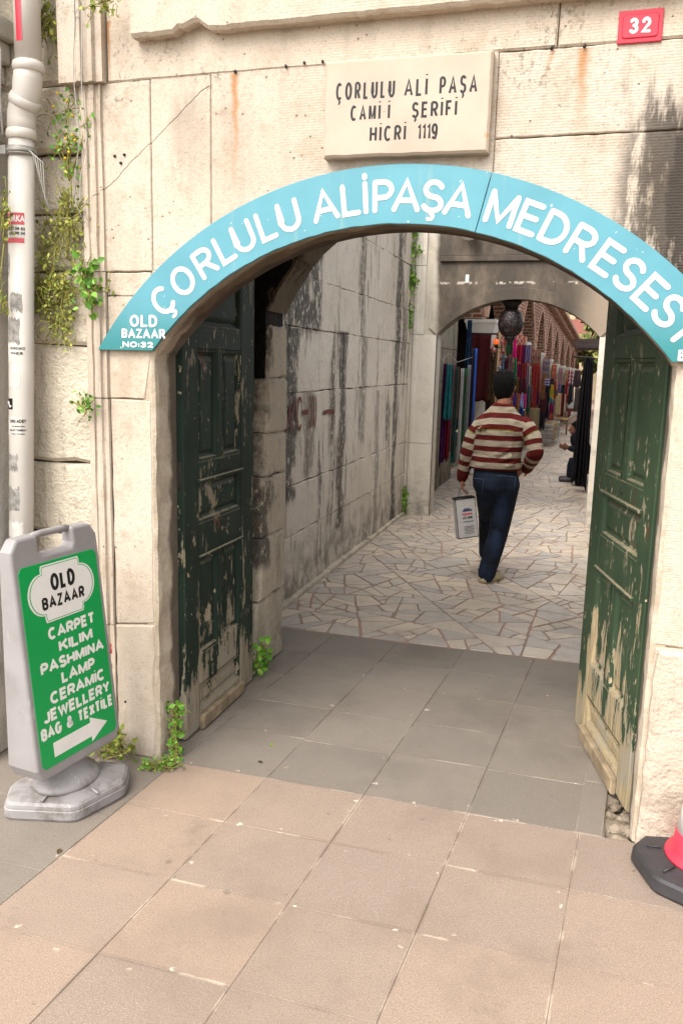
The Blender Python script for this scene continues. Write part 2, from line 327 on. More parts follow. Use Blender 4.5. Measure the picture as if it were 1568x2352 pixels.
STROKES = {
 'A': (.80, [[(0, 0), (.5, 1), (1, 0)], [(.17, .32), (.83, .32)]]), 'B': (.60, [[(0, 0), (0, 1)], _bowl(.5, .53, 1), _bowl(.55, 0, .53)]),
 'C': (.72, [_arc(.5, .5, .5, .5, 48, 312, 22)]), 'D': (.68, [[(0, 0), (0, 1)], _bowl(.35, 0, 1)]), 'E': (.54, [[(1, 1), (0, 1), (0, 0), (1, 0)], [(0, .52), (.9, .52)]]),
 'F': (.52, [[(1, 1), (0, 1), (0, 0)], [(0, .52), (.85, .52)]]), 'G': (.75, [_arc(.5, .5, .5, .5, 48, 330, 22)+[(.97, .46), (.55, .46)]]), 'H': (.66, [[(0, 0), (0, 1)], [(1, 0), (1, 1)], [(0, .5), (1, .5)]]),
 'I': (0, [[(0, 0), (0, 1)]]), 'J': (.5, [[(1, 1), (1, .3)]+_arc(.5, .28, .5, .28, 0, -165, 10)]), 'K': (.62, [[(0, 0), (0, 1)], [(1, 1), (.05, .42)], [(.36, .62), (1, 0)]]), 'L': (.5, [[(0, 1), (0, 0), (1, 0)]]),
 'M': (.82, [[(0, 0), (0, 1)], [(0, 1), (.5, .08), (1, 1)], [(1, 1), (1, 0)]]), 'N': (.66, [[(0, 0), (0, 1)], [(0, 1), (1, 0)], [(1, 0), (1, 1)]]), 'O': (.76, [_oval(.5, .5, .5, .5)]), 'P': (.58, [[(0, 0), (0, 1)], _bowl(.5, .45, 1)]),
 'R': (.62, [[(0, 0), (0, 1)], _bowl(.5, .47, 1), [(.5, .47), (1, 0)]]), 'S': (.6, [_S]), 'T': (.64, [[(0, 1), (1, 1)], [(.5, 1), (.5, 0)]]), 'U': (.66, [[(0, 1), (0, .33)]+_arc(.5, .33, .5, .33, 180, 360, 12)+[(1, 1)]]),
 'W': (1.0, [[(0, 1), (.25, 0), (.5, .95)], [(.5, .95), (.75, 0), (1, 1)]]), 'X': (.64, [[(0, 0), (1, 1)], [(0, 1), (1, 0)]]), 'Y': (.66, [[(0, 1), (.5, .45), (1, 1)], [(.5, .45), (.5, 0)]]), 'Z': (.6, [[(0, 1), (1, 1), (0, 0), (1, 0)]]),
 '&': (.78, [[(1, 0), (.3, .72)]+_arc(.48, .8, .2, .2, 190, -20, 8)+[(.6, .62), (.2, .44)]+_arc(.36, .24, .34, .24, 125, 330, 10)+[(.95, .46)]]),
 '1': (.22, [[(0, .80), (1, 1), (1, 0)]]), '2': (.56, [_arc(.5, .7, .48, .3, 165, -25, 12)+[(0, 0), (1, 0)]]), '3': (.56, [_arc(.48, .76, .44, .24, 150, -90, 12), _arc(.48, .26, .5, .26, 90, -150, 12)]), '9': (.54, [_oval(.5, .68, .5, .32), [(1, .66), (.95, .3), (.7, .0), (.3, 0), (.05, .12)]]),
 ':': (0, [[(0, .14), (0, .17)], [(0, .6), (0, .63)]]), '\u00b7': (0, [[(0, .5), (0, .52)]]), '"': (0, [])}
_CED = [[(.52, -.02), (.50, -.10)], _arc(.44, -.20, .19, .105, 75, -115, 9)]
def strokes_of(ch):
    base = {'Ç': 'C', 'Ş': 'S', 'İ': 'I'}.get(ch, ch); w, ps = STROKES[base]
    if ch in 'ÇŞ': ps = ps+_CED
    if ch == 'İ': ps = ps+[[(0, 1.22), (0, 1.29)]]
    return w, ps
def ribbon(mb, P, st, fn, w0, w1, rnd_cap=True):
    P = [Vector(p) for p in P]; closed = (P[0]-P[-1]).length < 1e-5; n = len(P)-1 if closed else len(P)
    L = []; Rr = []
    for i in range(n):
        a = P[(i-1) % n] if (closed or i > 0) else None; b = P[i]; c = P[(i+1) % n] if (closed or i < n-1) else None
        d1 = (b-a).normalized() if a is not None else (c-b).normalized(); d2 = (c-b).normalized() if c is not None else d1
        m = Vector((-d1.y-d2.y, d1.x+d2.x)); k = m.length_squared; m = m*(2/max(k, .55)) if k > 1e-6 else Vector((-d1.y, d1.x))
        m = m if m.length < 1.5 else m.normalized()*1.5
        m = m*st/2*1.0; L.append(b+m); Rr.append(b-m)
    if closed:
        vs = [fn(p.x, p.y, w) for w in (w0, w1) for R_ in (L, Rr) for p in R_]; o = lambda lay, side, i: lay*2*n+side*n+i % n
        fs = []
        for i in range(n): fs += [(o(1, 0, i), o(1, 1, i), o(1, 1, i+1), o(1, 0, i+1)), (o(0, 0, i), o(0, 0, i+1), o(1, 0, i+1), o(1, 0, i)), (o(0, 1, i), o(1, 1, i), o(1, 1, i+1), o(0, 1, i+1))]
        mb.add(vs, fs, .5); return
    out = list(L)
    if rnd_cap:
        d = (P[-1]-P[-2]).normalized(); a0 = math.atan2(d.y, d.x); out += [P[-1]+Vector((math.cos(a0+math.pi/2-k*math.pi/6), math.sin(a0+math.pi/2-k*math.pi/6)))*st/2 for k in range(1, 6)]
    out += Rr[::-1]
    if rnd_cap:
        d = (P[0]-P[1]).normalized(); a0 = math.atan2(d.y, d.x); out += [P[0]+Vector((math.cos(a0+math.pi/2-k*math.pi/6), math.sin(a0+math.pi/2-k*math.pi/6)))*st/2 for k in range(1, 6)]
    n = len(out); vs = [fn(p.x, p.y, w) for w in (w0, w1) for p in out]; fs = [(i, (i+1) % n, n+(i+1) % n, n+i) for i in range(n)]
    m = len(P)   # top as a strip between the two sides, plus the two caps
    li = lambda i: n+i; ri = lambda i: n+m+(5 if rnd_cap else 0)+(m-1-i)
    fs += [(li(i), li(i+1), ri(i+1), ri(i)) for i in range(m-1)]
    if rnd_cap: fs += [tuple([li(m-1)]+[n+m+k for k in range(5)]+[ri(m-1)]), tuple([ri(0)]+[n+2*m+5+k for k in range(5)]+[li(0)])]
    mb.add(vs, fs, .5)
def write(mb, txt, fn, u0, u1, v0, cap, st, w0, w1, gap=.13, rnd_cap=True, slot=None):
    """letters of constant stroke st between u0 and u1; v0 is the baseline, cap the outer letter height"""
    gl_ = [strokes_of(c) if c != ' ' else (.32, []) for c in txt]; H = cap-st; N = len(txt); g = gap*cap
    W_ = sum(w for w, p in gl_)*cap; k = (u1-u0-N*st-(N-1)*g)/max(W_, 1e-6) if W_ else 1; x = u0+st/2; q = 0
    for (w, ps) in gl_:
        for P in ps: ribbon(mb, [(x+px_*w*cap*k if w else x+(px_-.0)*.0+(px_*cap*.5 if False else 0), v0+st/2+py*H) for px_, py in P], st*(.8 if P in _CED else 1), fn, w0, w1+.00012*q, rnd_cap); q = (q+1) % 4
        x += w*cap*k+st+g
# ------------------------------------------------------------------ palette
M_FAC = mat_facade()
M_COURT = mat_stone('court_stone', '#bdb3a3', '#c9bfb1', '#3a342d', .8, .53, .7, True, [(4.7, 6.12, 1.99, 2.56, .97), (5.22, 5.62, .75, 1.99, .97), (5.78, 6.05, .9, 1.54, .6), (6.66, 6.86, .3, 2.02, .95), (8.74, 8.94, -.1, 3.2, .97), (7.4, 7.55, 1.0, 2.0, .6), (8.0, 8.12, .2, 1.5, .6)])
M_PORTAL = mat_stone('portal_stone', '#bdb4a5', '#c8c0b2', '#4a433c', .35, .62, .55, rough=.8, bump=.6)
M_ROUGH = mat_stone('rough_stone', '#bdb19c', '#cabeaa', '#6a6257', .5, .60, .3, bump=1.5)
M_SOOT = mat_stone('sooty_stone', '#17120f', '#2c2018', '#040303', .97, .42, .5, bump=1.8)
M_PIER = mat_stone('pier_stone', '#a99d8a', '#b5a995', '#5b5044', .5, .56, .5, bump=1.6, patch=[(3.7, 4.24, .6, 2.6, .9)])
M_ALLEY = mat_stone('alley_stone', '#7d7362', '#8b8170', '#26231f', .9, .52, .9, bump=1.2)
M_MORT = plain('joint_mortar', '#4d443a', .95, .1, .3, 6)
M_BACK = plain('wall_core', '#6f6455', .95, .1, .25, 5)
M_PINK = mat_paver('pink_granite', '#8f7b6a', '#7f7165', '#6a5b51', '#b39d8b', .35)
M_GREY = mat_paver('grey_granite', '#776d62', '#6e655b', '#5e574e', '#968c80', .14)
M_CRAZY = mat_crazy()
M_DL = mat_door('shaded_green_peeling_paint', '#15221a', '#1e2f24', '#978b76', .20, .62)  # left leaf: the same green darkened for its shadow, plus real peeling
M_DR = mat_door('lit_green_flaking_paint', '#2c3d2a', '#374732', '#a89674', .195, .55)  # right leaf: lighter copy of the green for its brighter light, plus flaking
M_IRON = plain('dull_iron', '#3a3632', .6, .4, .3, 20, .2, .6)
M_WOODBARE = plain('bare_wood', '#8b7a62', .85, .2, .3, 10, .3)
M_PVC = plain('grey_pvc', '#b9b2a8', .5, .35, .06, 5)
def mat_plas():
    m = Mat('grey_plastic', .5, .35); x, y, z = m.xyz(); c = m.mix(m.mr(m.noise(6), .3, .7), lin('#85807e'), lin('#8e8987'))
    g = m.mul(m.mr(z, .0, .25, .8, .12), m.mr(m.noise(9, detail=7, rough=.7), .45, .65)); c = m.mix(g, c, lin('#5e564e')); sc = m.mr(m.noise(40, m.sv((1, 1, .25)), 3), .68, .71); c = m.mix(m.mul(sc, .35), c, lin('#b5b0aa')); m.color(c); m.rough(m.mr(m.noise(20), .3, .7, .4, .62)); m.bump(m.noise(120), .08, .002); return m.m
M_PLAS = mat_plas()
M_WHITE = plain('white_vinyl', '#d8d4cc', .5, .35, .03)
M_BLACK = plain('black_vinyl', '#141212', .45, .35, .1)
M_GREEN = plain('green_vinyl', '#0a9147', .35, .4, .04, 3)
M_RED = plain('red_enamel', '#c4293a', .4, .4, .06)
M_STEEL = plain('galvanised_steel', '#8b8880', .45, .5, .15, 20, 0, .3)
M_RUBBER = plain('black_rubber', '#343132', .55, .4, .15, 18, .15)
M_CONER = plain('red_cone_plastic', '#c03344', .45, .4, .08, 6)
M_WIRE = plain('pale_wire', '#a39f97', .6, .3, .15)
M_LEAF = mat_leaf('creeper_leaf', '#55661f', '#7f8a34', '#aaa850')
M_LEAFB = mat_leaf('bright_leaf', '#3a6018', '#5a8a28', '#7fa040')
M_STEM = plain('plant_stem', '#85803f', .8, .2, .2)
M_FLOWER = plain('yellow_flower', '#c9a52a', .7, .2, .15)
# ------------------------------------------------------------------ ground
GX = lambda col, Y: -0.76+.428*col+.075*(Y-3.03)
def paving(name, mat, cells, parent=None, z=0.0, gap=.0006):
    mb = MB(); mb.edge = []
    for (pts, jit) in cells:
        a, b, c, d = [Vector((p[0], p[1], 0)) for p in pts]; cen = (a+b+c+d)/4
        q = [p+(cen-p).normalized()*gap*1.4 for p in (a, b, c, d)]; zt = z+jit
        wd, dp = (b-a).length, (d-a).length
        vs = [Vector((p.x, p.y, z-.06)) for p in q]+[Vector((p.x, p.y, zt-.0015)) for p in q]+[Vector((p.x, p.y, zt))+(cen-p).normalized()*.002 for p in q]
        fs = [(k, (k+1) % 4, 4+(k+1) % 4, 4+k) for k in range(4)]+[(4+k, 4+(k+1) % 4, 8+(k+1) % 4, 8+k) for k in range(4)]+[(8, 9, 10, 11)]
        mb.add(vs, fs); ec = [(0, wd, 0, dp), (wd, 0, 0, dp), (wd, 0, dp, 0), (0, wd, dp, 0)]; mb.edge += ec*3
    return tag(mb.build(name, mat, parent), kind='structure')
gb = MB(); gb.add([(-60, -30, -.065), (60, -30, -.065), (60, 120, -.065), (-60, 120, -.065)], [(0, 1, 2, 3)]); tag(gb.build('ground', M_BACK), kind='structure')
ms = MB(); ms.add([(-6, -4, -.0035), (6, -4, -.0035), (6, 3.0, -.0035), (-6, 3.0, -.0035)], [(0, 1, 2, 3)])
def mat_mortar():
    m = Mat('joint_sand', .95, .1); m.color(m.mix(m.mr(m.noise(5, detail=5), .46, .58), lin('#877767'), lin('#b0a08c'))); return m.m
tag(ms.build('pavement_bedding', mat_mortar()), kind='structure')
ms = MB(); ms.add([(-1.95, 3.0, -.0032), (.19, 3.0, -.0032), (.19, 4.944, -.0032), (-1.95, 4.944, -.0032)], [(0, 1, 2, 3)]); tag(ms.build('gateway_bedding', plain('grey_joint_sand', '#6f665b', .95, .1, .25, 6)), kind='structure')
rows0 = [3.03, 2.66, 2.275, 1.89, 1.5, 1.1, .7, .3, -.1, -.5, -.9, -1.3, -1.7, -2.1, -2.5]
cells = []; gcells = []
offs = {-2: -.36, -1: .0, 0: -.005, 1: 0, 2: .005}
for c in range(-9, 10):
    rr = [r+(rnd.uniform(-.015, .015) if i and not -3 < c < 3 else 0) for i, r in enumerate(rows0)]
    if c < -2: rr = [3.03]+[r-.1 for r in rows0[1:]]
    for i in range(len(rr)-1):
        y1, y0 = rr[i], rr[i+1]; p = [(GX(c, y0), y0), (GX(c+1, y0), y0), (GX(c+1, y1), y1), (GX(c, y1), y1)]
        (gcells if c < -2 else cells).append((p, rnd.uniform(-.0007, .0007)))
paving('pavement', M_PINK, cells); paving('side_pavement', M_GREY, gcells)
cells = []
grow = [3.03, 3.42, 3.78, 4.18, 4.56, 4.94]
for c in range(-3, 2):
    for i in range(5):
        y0, y1 = grow[i]+(.0 if c % 2 else .012)*(i > 0), grow[i+1]+(0 if c % 2 else .012)*(i < 4)
        x0 = lambda Y: GX(c, Y) if c > -3 else -1.9
        p = [(x0(y0), y0), (GX(c+1, y0), y0), (GX(c+1, y1), y1), (x0(y1), y1)]; cells.append((p, rnd.uniform(-.0006, .0006)))
for y0, y1 in ((3.03, 3.46), (3.46, 3.9), (3.9, 4.4), (4.4, 4.94)):
    cells.append(([(GX(2, y0)-.015, y0), (GX(2, y0)+.085, y0), (GX(2, y1)+.085, y1), (GX(2, y1)-.015, y1)], .0))
for y0, y1 in ((3.5, 4.2), (4.2, 4.94)): cells.append(([(GX(2, y0)+.088, y0), (.5, y0), (.5, y1), (GX(2, y1)+.088, y1)], -.012))
paving('gateway_paving', M_GREY, cells)
pb = MB()
pts = [(-2.2, 4.945), (.6, 4.945), (.6, 13), (1.3, 24), (2.6, 40), (6, 60), (-1.5, 60), (-1.2, 40), (-2.2, 24), (-3.2, 13)]
pb.add([(x, y, -.003) for x, y in pts]+[(x, y, -.06) for x, y in pts], [tuple(range(len(pts)))]+[(i, i+len(pts), (i+1) % len(pts)+len(pts), (i+1) % len(pts)) for i in range(len(pts))])
M_GROUT = Mat('pinkish_grout', .9, .15); M_GROUT.color(M_GROUT.mix(M_GROUT.mr(M_GROUT.noise(1.4, detail=4), .42, .58), lin('#a08272'), lin('#8d7d70'))); M_GROUT.bump(M_GROUT.noise(60), .4, .004)
tag(pb.build('passage_bedding', M_GROUT.m), kind='structure')
def parea(P): return abs(sum(P[i].x*P[(i+1) % len(P)].y-P[(i+1) % len(P)].x*P[i].y for i in range(len(P))))/2
def cut(P, c, n):
    A, B = [], []
    for i in range(len(P)):
        p, q = P[i], P[(i+1) % len(P)]; dp_, dq = (p-c).dot(n), (q-c).dot(n)
        (A if dp_ >= 0 else B).append(p)
        if dp_*dq < 0: x = p+(q-p)*(dp_/(dp_-dq)); A.append(x); B.append(x)
    return A, B
def shatter(P, out, rs):
    ar_ = parea(P); lim = rs.choice((.012, .02, .03, .045, .06, .085))
    if ar_ < lim or len(P) < 3:
        if ar_ > .0012: out.append(P)
        return
    c = sum(P, Vector((0, 0)))/len(P); e = max(range(len(P)), key=lambda i: (P[(i+1) % len(P)]-P[i]).length); d = (P[(e+1) % len(P)]-P[e]).normalized()
    an = rs.gauss(0, .42); n = Vector((d.x*math.cos(an)-d.y*math.sin(an), d.x*math.sin(an)+d.y*math.cos(an))); c = c+d*rs.gauss(0, .10)*math.sqrt(ar_)
    A, B = cut(P, c, n)
    if len(A) < 3 or len(B) < 3: out.append(P); return
    shatter(A, out, rs); shatter(B, out, rs)
shards = []; rs = random.Random(11)
for y0, y1, xa, xb, xc, xd in ((4.95, 7.2, -2.05, .55, .55, -2.05), (7.2, 9.6, -2.05, .55, .55, -2.05), (9.6, 12.5, -2.1, .5, .6, -2.2), (12.5, 16, -2.2, .6, .8, -2.1), (16, 20, -2.1, .8, 1.1, -1.9), (20, 26, -1.9, 1.1, 1.5, -1.6)):
    # break the strip along a wandering line first so no straight seam shows
    shatter([Vector((xa, y0)), Vector((xb, y0)), Vector((xc, y1)), Vector((xd, y1))], shards, rs)
cb_ = MB()
for P in shards:
    c = sum(P, Vector((0, 0)))/len(P); r_ = math.sqrt(parea(P)/math.pi); k = 1-rs.uniform(.006, .013)/max(r_, .03); Q = []
    for i in range(len(P)):
        a, b, d = P[i-1], P[i], P[(i+1) % len(P)]; t = min(.25, .012/max((a-b).length, .001)); t2 = min(.25, .012/max((d-b).length, .001)); Q += [c+(b+(a-b)*t-c)*k, c+(b+(d-b)*t2-c)*k]
    zz = .004+rs.uniform(-.0012, .0012); n = len(Q); tl = Vector((rs.gauss(0, .004), rs.gauss(0, .004)))
    cb_.add([Vector((q.x, q.y, -.004)) for q in Q]+[Vector((q.x, q.y, zz+(q-c).dot(tl))) for q in Q], [(i, (i+1) % n, n+(i+1) % n, n+i) for i in range(n)]+[tuple(range(n, 2*n))], rs.random())
tag(cb_.build('passage_paving', M_CRAZY), kind='structure')
# hollow beside the right jamb, with broken bedding stones
hb = MB()
for k in range(46):
    x = rnd.uniform(.185, .30); y = rnd.uniform(3.06, 3.5); sz = rnd.choice((.012, .02, .03, .045, .06)); bm = bmesh.new(); bmesh.ops.create_icosphere(bm, subdivisions=1, radius=sz)
    bm.verts.index_update(); q = rnd.random()
    hb.add([Vector((x+v.co.x*rnd.uniform(.8, 1.2), y+v.co.y*rnd.uniform(.8, 1.4), -.045+v.co.z*.55)) for v in bm.verts], [[v.index for v in f.verts] for f in bm.faces], q); bm.free()
tag(hb.build('rubble', plain('bedding_stone', '#857868', .95, .1, .3, 30, .4)), kind='stuff', label='broken bedding stones in the hollow by the jamb')
# ------------------------------------------------------------------ ashlar helpers
def jitpoly(pts, step=.06, j=.0015):
    out = []
    for i in range(len(pts)):
        a, b = Vector(pts[i]), Vector(pts[(i+1) % len(pts)]); n = max(1, int((b-a).length/step))
        for k in range(n):
            p = a.lerp(b, k/n)
            out.append(p+Vector((rnd.uniform(-j, j), rnd.uniform(-j, j))))
    return out
def ashlar(mb, fn, u0, u1, rows, lens, w0, wj=.004, gap=.004, bev=.006, j=.003, skip=None):
    """courses of stones on the plane fn(u, v, w); rows are the joint heights"""
    for r in range(len(rows)-1):
        u = u0; first = True
        while u < u1-.02:
            L = rnd.uniform(*lens)*(rnd.uniform(.4, .9) if first else 1); first = False; e = min(u1, u+L)
            if u1-e < lens[0]*.35: e = u1
            if not (skip and skip(u, e, rows[r], rows[r+1])):
                P = jitpoly([(u+gap, rows[r]+gap), (e-gap, rows[r]+gap), (e-gap, rows[r+1]-gap), (u+gap, rows[r+1]-gap)], .09, j)
                mb.prism(P, fn, w0-.05, w0+rnd.uniform(-wj, wj), bev)
            u = e
FY = 3.03
fac = lambda u, v, w: Vector((u, FY-w, v))
# ------------------------------------------------------------------ gateway front
ACX, ACZ, AR, AHW = -.706, .998, 1.254, .990
def arch(x, extra=0.0):
    d = abs(x-ACX)
    return ACZ+math.sqrt((AR+extra)**2-d*d) if d < AHW+extra else -1.0
gate = thing('gateway', 'pale limestone gateway wall with a wide segmental arch over the two green doors', 'gateway', (ACX, FY, 0))
fb = MB()
def arch_block(x0, x1, z0, z1, w=0.0, bev=.0036, gap=.001, j=.0018):
    ex = .014; n = max(2, int((x1-x0)/.03)); top = []; bot = []
    for i in range(n+1):
        x = x0+gap+(x1-x0-2*gap)*i/n; a = arch(x, ex); zb = max(z0+gap, a)
        if zb < z1-.01: bot.append((x, zb)); top.append((x, z1-gap))
    if len(bot) < 2: return
    P = [Vector(p)+Vector((0, rnd.uniform(-j, j))) for p in bot]+[Vector(p)+Vector((0, rnd.uniform(-j, j))) for p in reversed(top)]
    fb.prism(P, fac, -.03, w, bev)
L0, R0 = ACX-AHW-.012, ACX+AHW+.012
# left jamb and the stones above it
fb.prism(jitpoly([(-1.905, 0), (L0-.012, 0), (L0+.002, .20), (L0-.012, .33), (L0-.002, .48), (L0-.006, .62), (-1.905, .6)], .05, .003), fac, -.03, .004, .008)
fb.prism(jitpoly([(-1.905, .604), (L0-.004, .624), (L0, 1.583), (-1.905, 1.583)], .06, .003), fac, -.03, .0, .008)
arch_block(-1.905, L0, 1.587, 2.0); arch_block(-1.905, -1.70, 2.0, 2.092)
arch_block(-1.70, -1.44, 1.75, 2.10)
arch_block(-1.93, -1.695, 2.095, 2.805, .001); arch_block(-1.695, -1.4405, 2.098, 2.812, -.001)
arch_block(-1.4398, -.37, 2.02, 2.813, .0); arch_block(-.37, .95, 2.5275, 2.8025, .001); arch_block(-.37, .298, 1.80, 2.526, -.001)
arch_block(.3, .95, 1.764, 2.526, .001)
fb.prism(jitpoly([(R0+.003, .78), (.75, .78), (.75, 1.76), (R0, 1.76)], .05, .003), fac, -.03, .0, .008)
fb.prism(jitpoly([(R0, .0), (.75, .0), (.75, .776), (R0+.006, .776)], .05, .003), fac, -.03, .0, .008)
# frieze band and more wall to the right and above
fb.prism(jitpoly([(-1.878, 2.806), (-.182, 2.806), (-.182, 3.3), (-1.878, 3.3)], .08, .0015), fac, -.03, .004, .006)
fb.prism(jitpoly([(-.178, 2.804), (1.2, 2.804), (1.2, 3.3), (-.178, 3.3)], .08, .0015), fac, -.03, .002, .006)
for k, (z0, z1) in enumerate(((0, .55), (.55, 1.1), (1.1, 1.776), (1.78, 2.526), (2.53, 2.80))):
    fb.prism(jitpoly([(.752 if z1 < 1.8 else .952, z0+.002), (1.9, z0+.002), (1.9, z1-.002), (.752 if z1 < 1.8 else .952, z1-.002)], .1, .003), fac, -.03, .002, .006)
fb.build('front_stones', M_FAC, gate)
# backing slab with the arched opening, and the upper wall
bk = MB()
def slab_with_arch(mb, cx, cz, R, hw, x0, x1, ztop, y0, y1, n=48):
    xs = [x0, cx-hw]+[cx-hw+2*hw*i/n for i in range(1, n)]+[cx+hw, x1]
    def zb(x): return cz+math.sqrt(max(0, R*R-(x-cx)**2))
    F = []; vs = []
    pts = [(x0, 0), (cx-hw, 0)]+[(x, zb(x)) for x in xs[1:-1]]+[(cx+hw, 0), (x1, 0), (x1, ztop), (x0, ztop)]
    # as quads: left pier, right pier, and strips over the arch
    def quad(a, b, c, d):
        o = len(vs); vs.extend([(p[0], y0, p[1]) for p in (a, b, c, d)]); vs.extend([(p[0], y1, p[1]) for p in (a, b, c, d)])
        F.extend([(o, o+1, o+2, o+3), (o+7, o+6, o+5, o+4)])
    quad((x0, 0), (cx-hw, 0), (cx-hw, ztop), (x0, ztop)); quad((cx+hw, 0), (x1, 0), (x1, ztop), (cx+hw, ztop))
    a = xs[1:-1]
    for i in range(len(a)-1): quad((a[i], zb(a[i])), (a[i+1], zb(a[i+1])), (a[i+1], ztop), (a[i], ztop))
    mb.add(vs, F, .5)
    def rim(p, q):
        mb.add([(p[0], y0, p[1]), (q[0], y0, q[1]), (q[0], y1, q[1]), (p[0], y1, p[1])], [(0, 1, 2, 3)], .5)
    rim((cx-hw, 0), (cx-hw, zb(cx-hw))); rim((cx+hw, zb(cx+hw)), (cx+hw, 0))
    for i in range(len(a)-1): rim((a[i], zb(a[i])), (a[i+1], zb(a[i+1])))
    rim((x0, ztop), (x1, ztop)); rim((x0, 0), (x0, ztop)); rim((x1, 0), (x1, ztop))
slab_with_arch(bk, ACX, ACZ, AR+.012, AHW+.012, -2.0, 1.9, 4.3, FY+.012, FY+.172)
bk.build('wall_core', plain('pale_wall_core', '#84755f', .95, .1, .25, 5), gate, recalc=False)
# chamfered, worn reveal stones along the opening
rv = MB()
path = [(ACX-AHW, z) for z in [i*.06 for i in range(30)]]
zs = ACZ+math.sqrt(AR**2-AHW**2); path = [p for p in path if p[1] < zs-.02]; aL = math.atan2(zs-ACZ, -AHW); aR = math.atan2(zs-ACZ, AHW)
nA = 44; path += [(ACX+AR*math.cos(aL+(aR-aL)*i/nA), ACZ+AR*math.sin(aL+(aR-aL)*i/nA)) for i in range(nA+1)]
path += [(ACX+AHW, z) for z in reversed([i*.06 for i in range(30)]) if z < zs-.02]
joints = {}
PR = []
for i, (x, z) in enumerate(path):
    if i < len(path) and z < zs-.02: n = Vector((-1 if x < ACX else 1, 0))
    else: n = Vector((x-ACX, z-ACZ)).normalized()
    left = x < ACX; ch = .004
    wear = .014 if left else .007
    prof = [(.0, .185), (rnd.uniform(-wear*.4, wear*.6), .12), (rnd.uniform(-wear*.5, wear*.5), .03), (ch+rnd.uniform(-wear, wear*.3)*.4, .010), (ch+.010, .003), (ch+.05, .006)]
    PR.append([Vector((x+n.x*o, FY+y, z+n.y*o)) for o, y in prof])
k = len(PR[0]); vs = [p for r in PR for p in r]
rv.add(vs, [(i*k+j, (i+1)*k+j, (i+1)*k+j+1, i*k+j+1) for i in range(len(PR)-1) for j in range(k-1)], .3, False)
def mat_reveal():
    m = Mat('reveal_stone', .85, .25); x, y, z = m.xyz(); mid = m.noise(8, detail=7, rough=.65)
    c = m.mix(m.mr(mid, .3, .72), lin('#bcae9b'), lin('#a3947f')); c = m.mix(m.mul(m.mr(m.noise(70), .5, .75), .4), c, lin('#84745f'))
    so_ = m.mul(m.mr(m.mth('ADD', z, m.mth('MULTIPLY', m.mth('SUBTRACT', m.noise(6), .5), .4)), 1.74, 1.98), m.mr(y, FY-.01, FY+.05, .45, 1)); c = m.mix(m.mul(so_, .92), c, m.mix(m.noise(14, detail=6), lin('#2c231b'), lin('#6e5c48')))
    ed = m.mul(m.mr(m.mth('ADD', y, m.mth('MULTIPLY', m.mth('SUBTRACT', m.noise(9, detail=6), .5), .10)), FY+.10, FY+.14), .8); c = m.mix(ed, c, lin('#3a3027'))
    m.color(c); m.bump(mid, 1.2, .012); return m.m
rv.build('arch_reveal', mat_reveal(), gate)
# moulded strip left of the jamb, upper strip block, fascia slab with its broken lower edge
pm = MB()
prof = [(-2.0, .0), (-2.0, .010), (-1.985, .016), (-1.972, .016), (-1.968, .009), (-1.960, .009), (-1.956, .018), (-1.945, .021), (-1.934, .018), (-1.930, .006), (-1.922, .006), (-1.916, .012), (-1.906, .013), (-1.904, .0)]
for z0, z1 in ((0, .6), (.603, 1.583), (1.587, 2.093), (2.096, 2.80)):
    seg = max(2, int((z1-z0)/.12)); L = len(prof); vs = []
    for i in range(seg+1):
        z = z0+(z1-z0)*i/seg
        for x, h in prof: vs.append(fac(x-.03*(1.3-z)/1.3*0+rnd.uniform(-.002, .002), z, h*(.55 if z < .5 else 1)+rnd.uniform(-.0025, .0015)))
    pm.add(vs, [(i*L+j, i*L+j+1, (i+1)*L+j+1, (i+1)*L+j) for i in range(seg) for j in range(L-1)])
pm.build('moulded_strip', M_FAC, gate)
us = MB()
prof = [(-2.068, -.03), (-2.068, .045), (-1.99, .045), (-1.985, .052), (-1.965, .052), (-1.96, .04), (-1.945, .036), (-1.935, .046), (-1.918, .046), (-1.912, .03), (-1.884, .03), (-1.884, -.03)]
L = len(prof); vs = [fac(x, z, h) for z in (2.803, 3.8) for x, h in prof]
us.add(vs, [(j, j+1, L+j+1, L+j) for j in range(L-1)]+[tuple(range(L))[::-1], tuple(range(L, 2*L))]); us.build('upper_strip', M_FAC, gate)
fs_ = MB(); n = 170; low = []
for i in range(n+1):
    x = -1.738+(1.9+1.738)*i/n; z = 2.938+rnd.uniform(-.002, .002)
    if x < -1.25: z += rnd.uniform(-.0012, .0015)
    if -1.56 < x < -1.42: z += .024+(.014 if -1.50 < x < -1.45 else 0)+rnd.uniform(-.003, .003)-abs(x+1.49)*.12
    if -1.695 < x < -1.675: z += .008
    low.append((x, z))
lv = []; m_ = len(low)
for (x, z) in low: lv += [fac(x, z+.004, -.02), fac(x, z, .05), fac(x, z+.012, .062), fac(x, 3.9, .062)]
fs_.add(lv, [(i*4+j, i*4+j+1, (i+1)*4+j+1, (i+1)*4+j) for i in range(m_-1) for j in range(3)]+[(0, 1, 2, 3)]); fs_.build('fascia_ledge', M_FAC, gate)
for ch, yy in (('3', 1488), ('0' if False else 'O', 1530), ('2', 1582)):
    c_ = at(250, yy, FY-.004); q = MB(); jm = lambda u, v, w: Vector((c_.x+u, FY-.0055-w, c_.z+v)); write(q, ch, jm, -.018, .018, -.028, .056, .008, 0, .0006); q.build('stencil_mark', plain('worn_red_paint', '#9a3a3c', .85, .2, .35, 60), gate)
for x, y in ((263, 358), (285, 355), (277, 374), (264, 1606), (288, 1612)):
    c_ = at(x, y, FY-.006); q = MB(); q.tube([(c_.x, FY+.01, c_.z), (c_.x, FY-.0065, c_.z)], .0055, 8); q.build('hole_shade_disc', M_BLACK, gate)  # black discs on the stone stand for the shade inside drilled holes
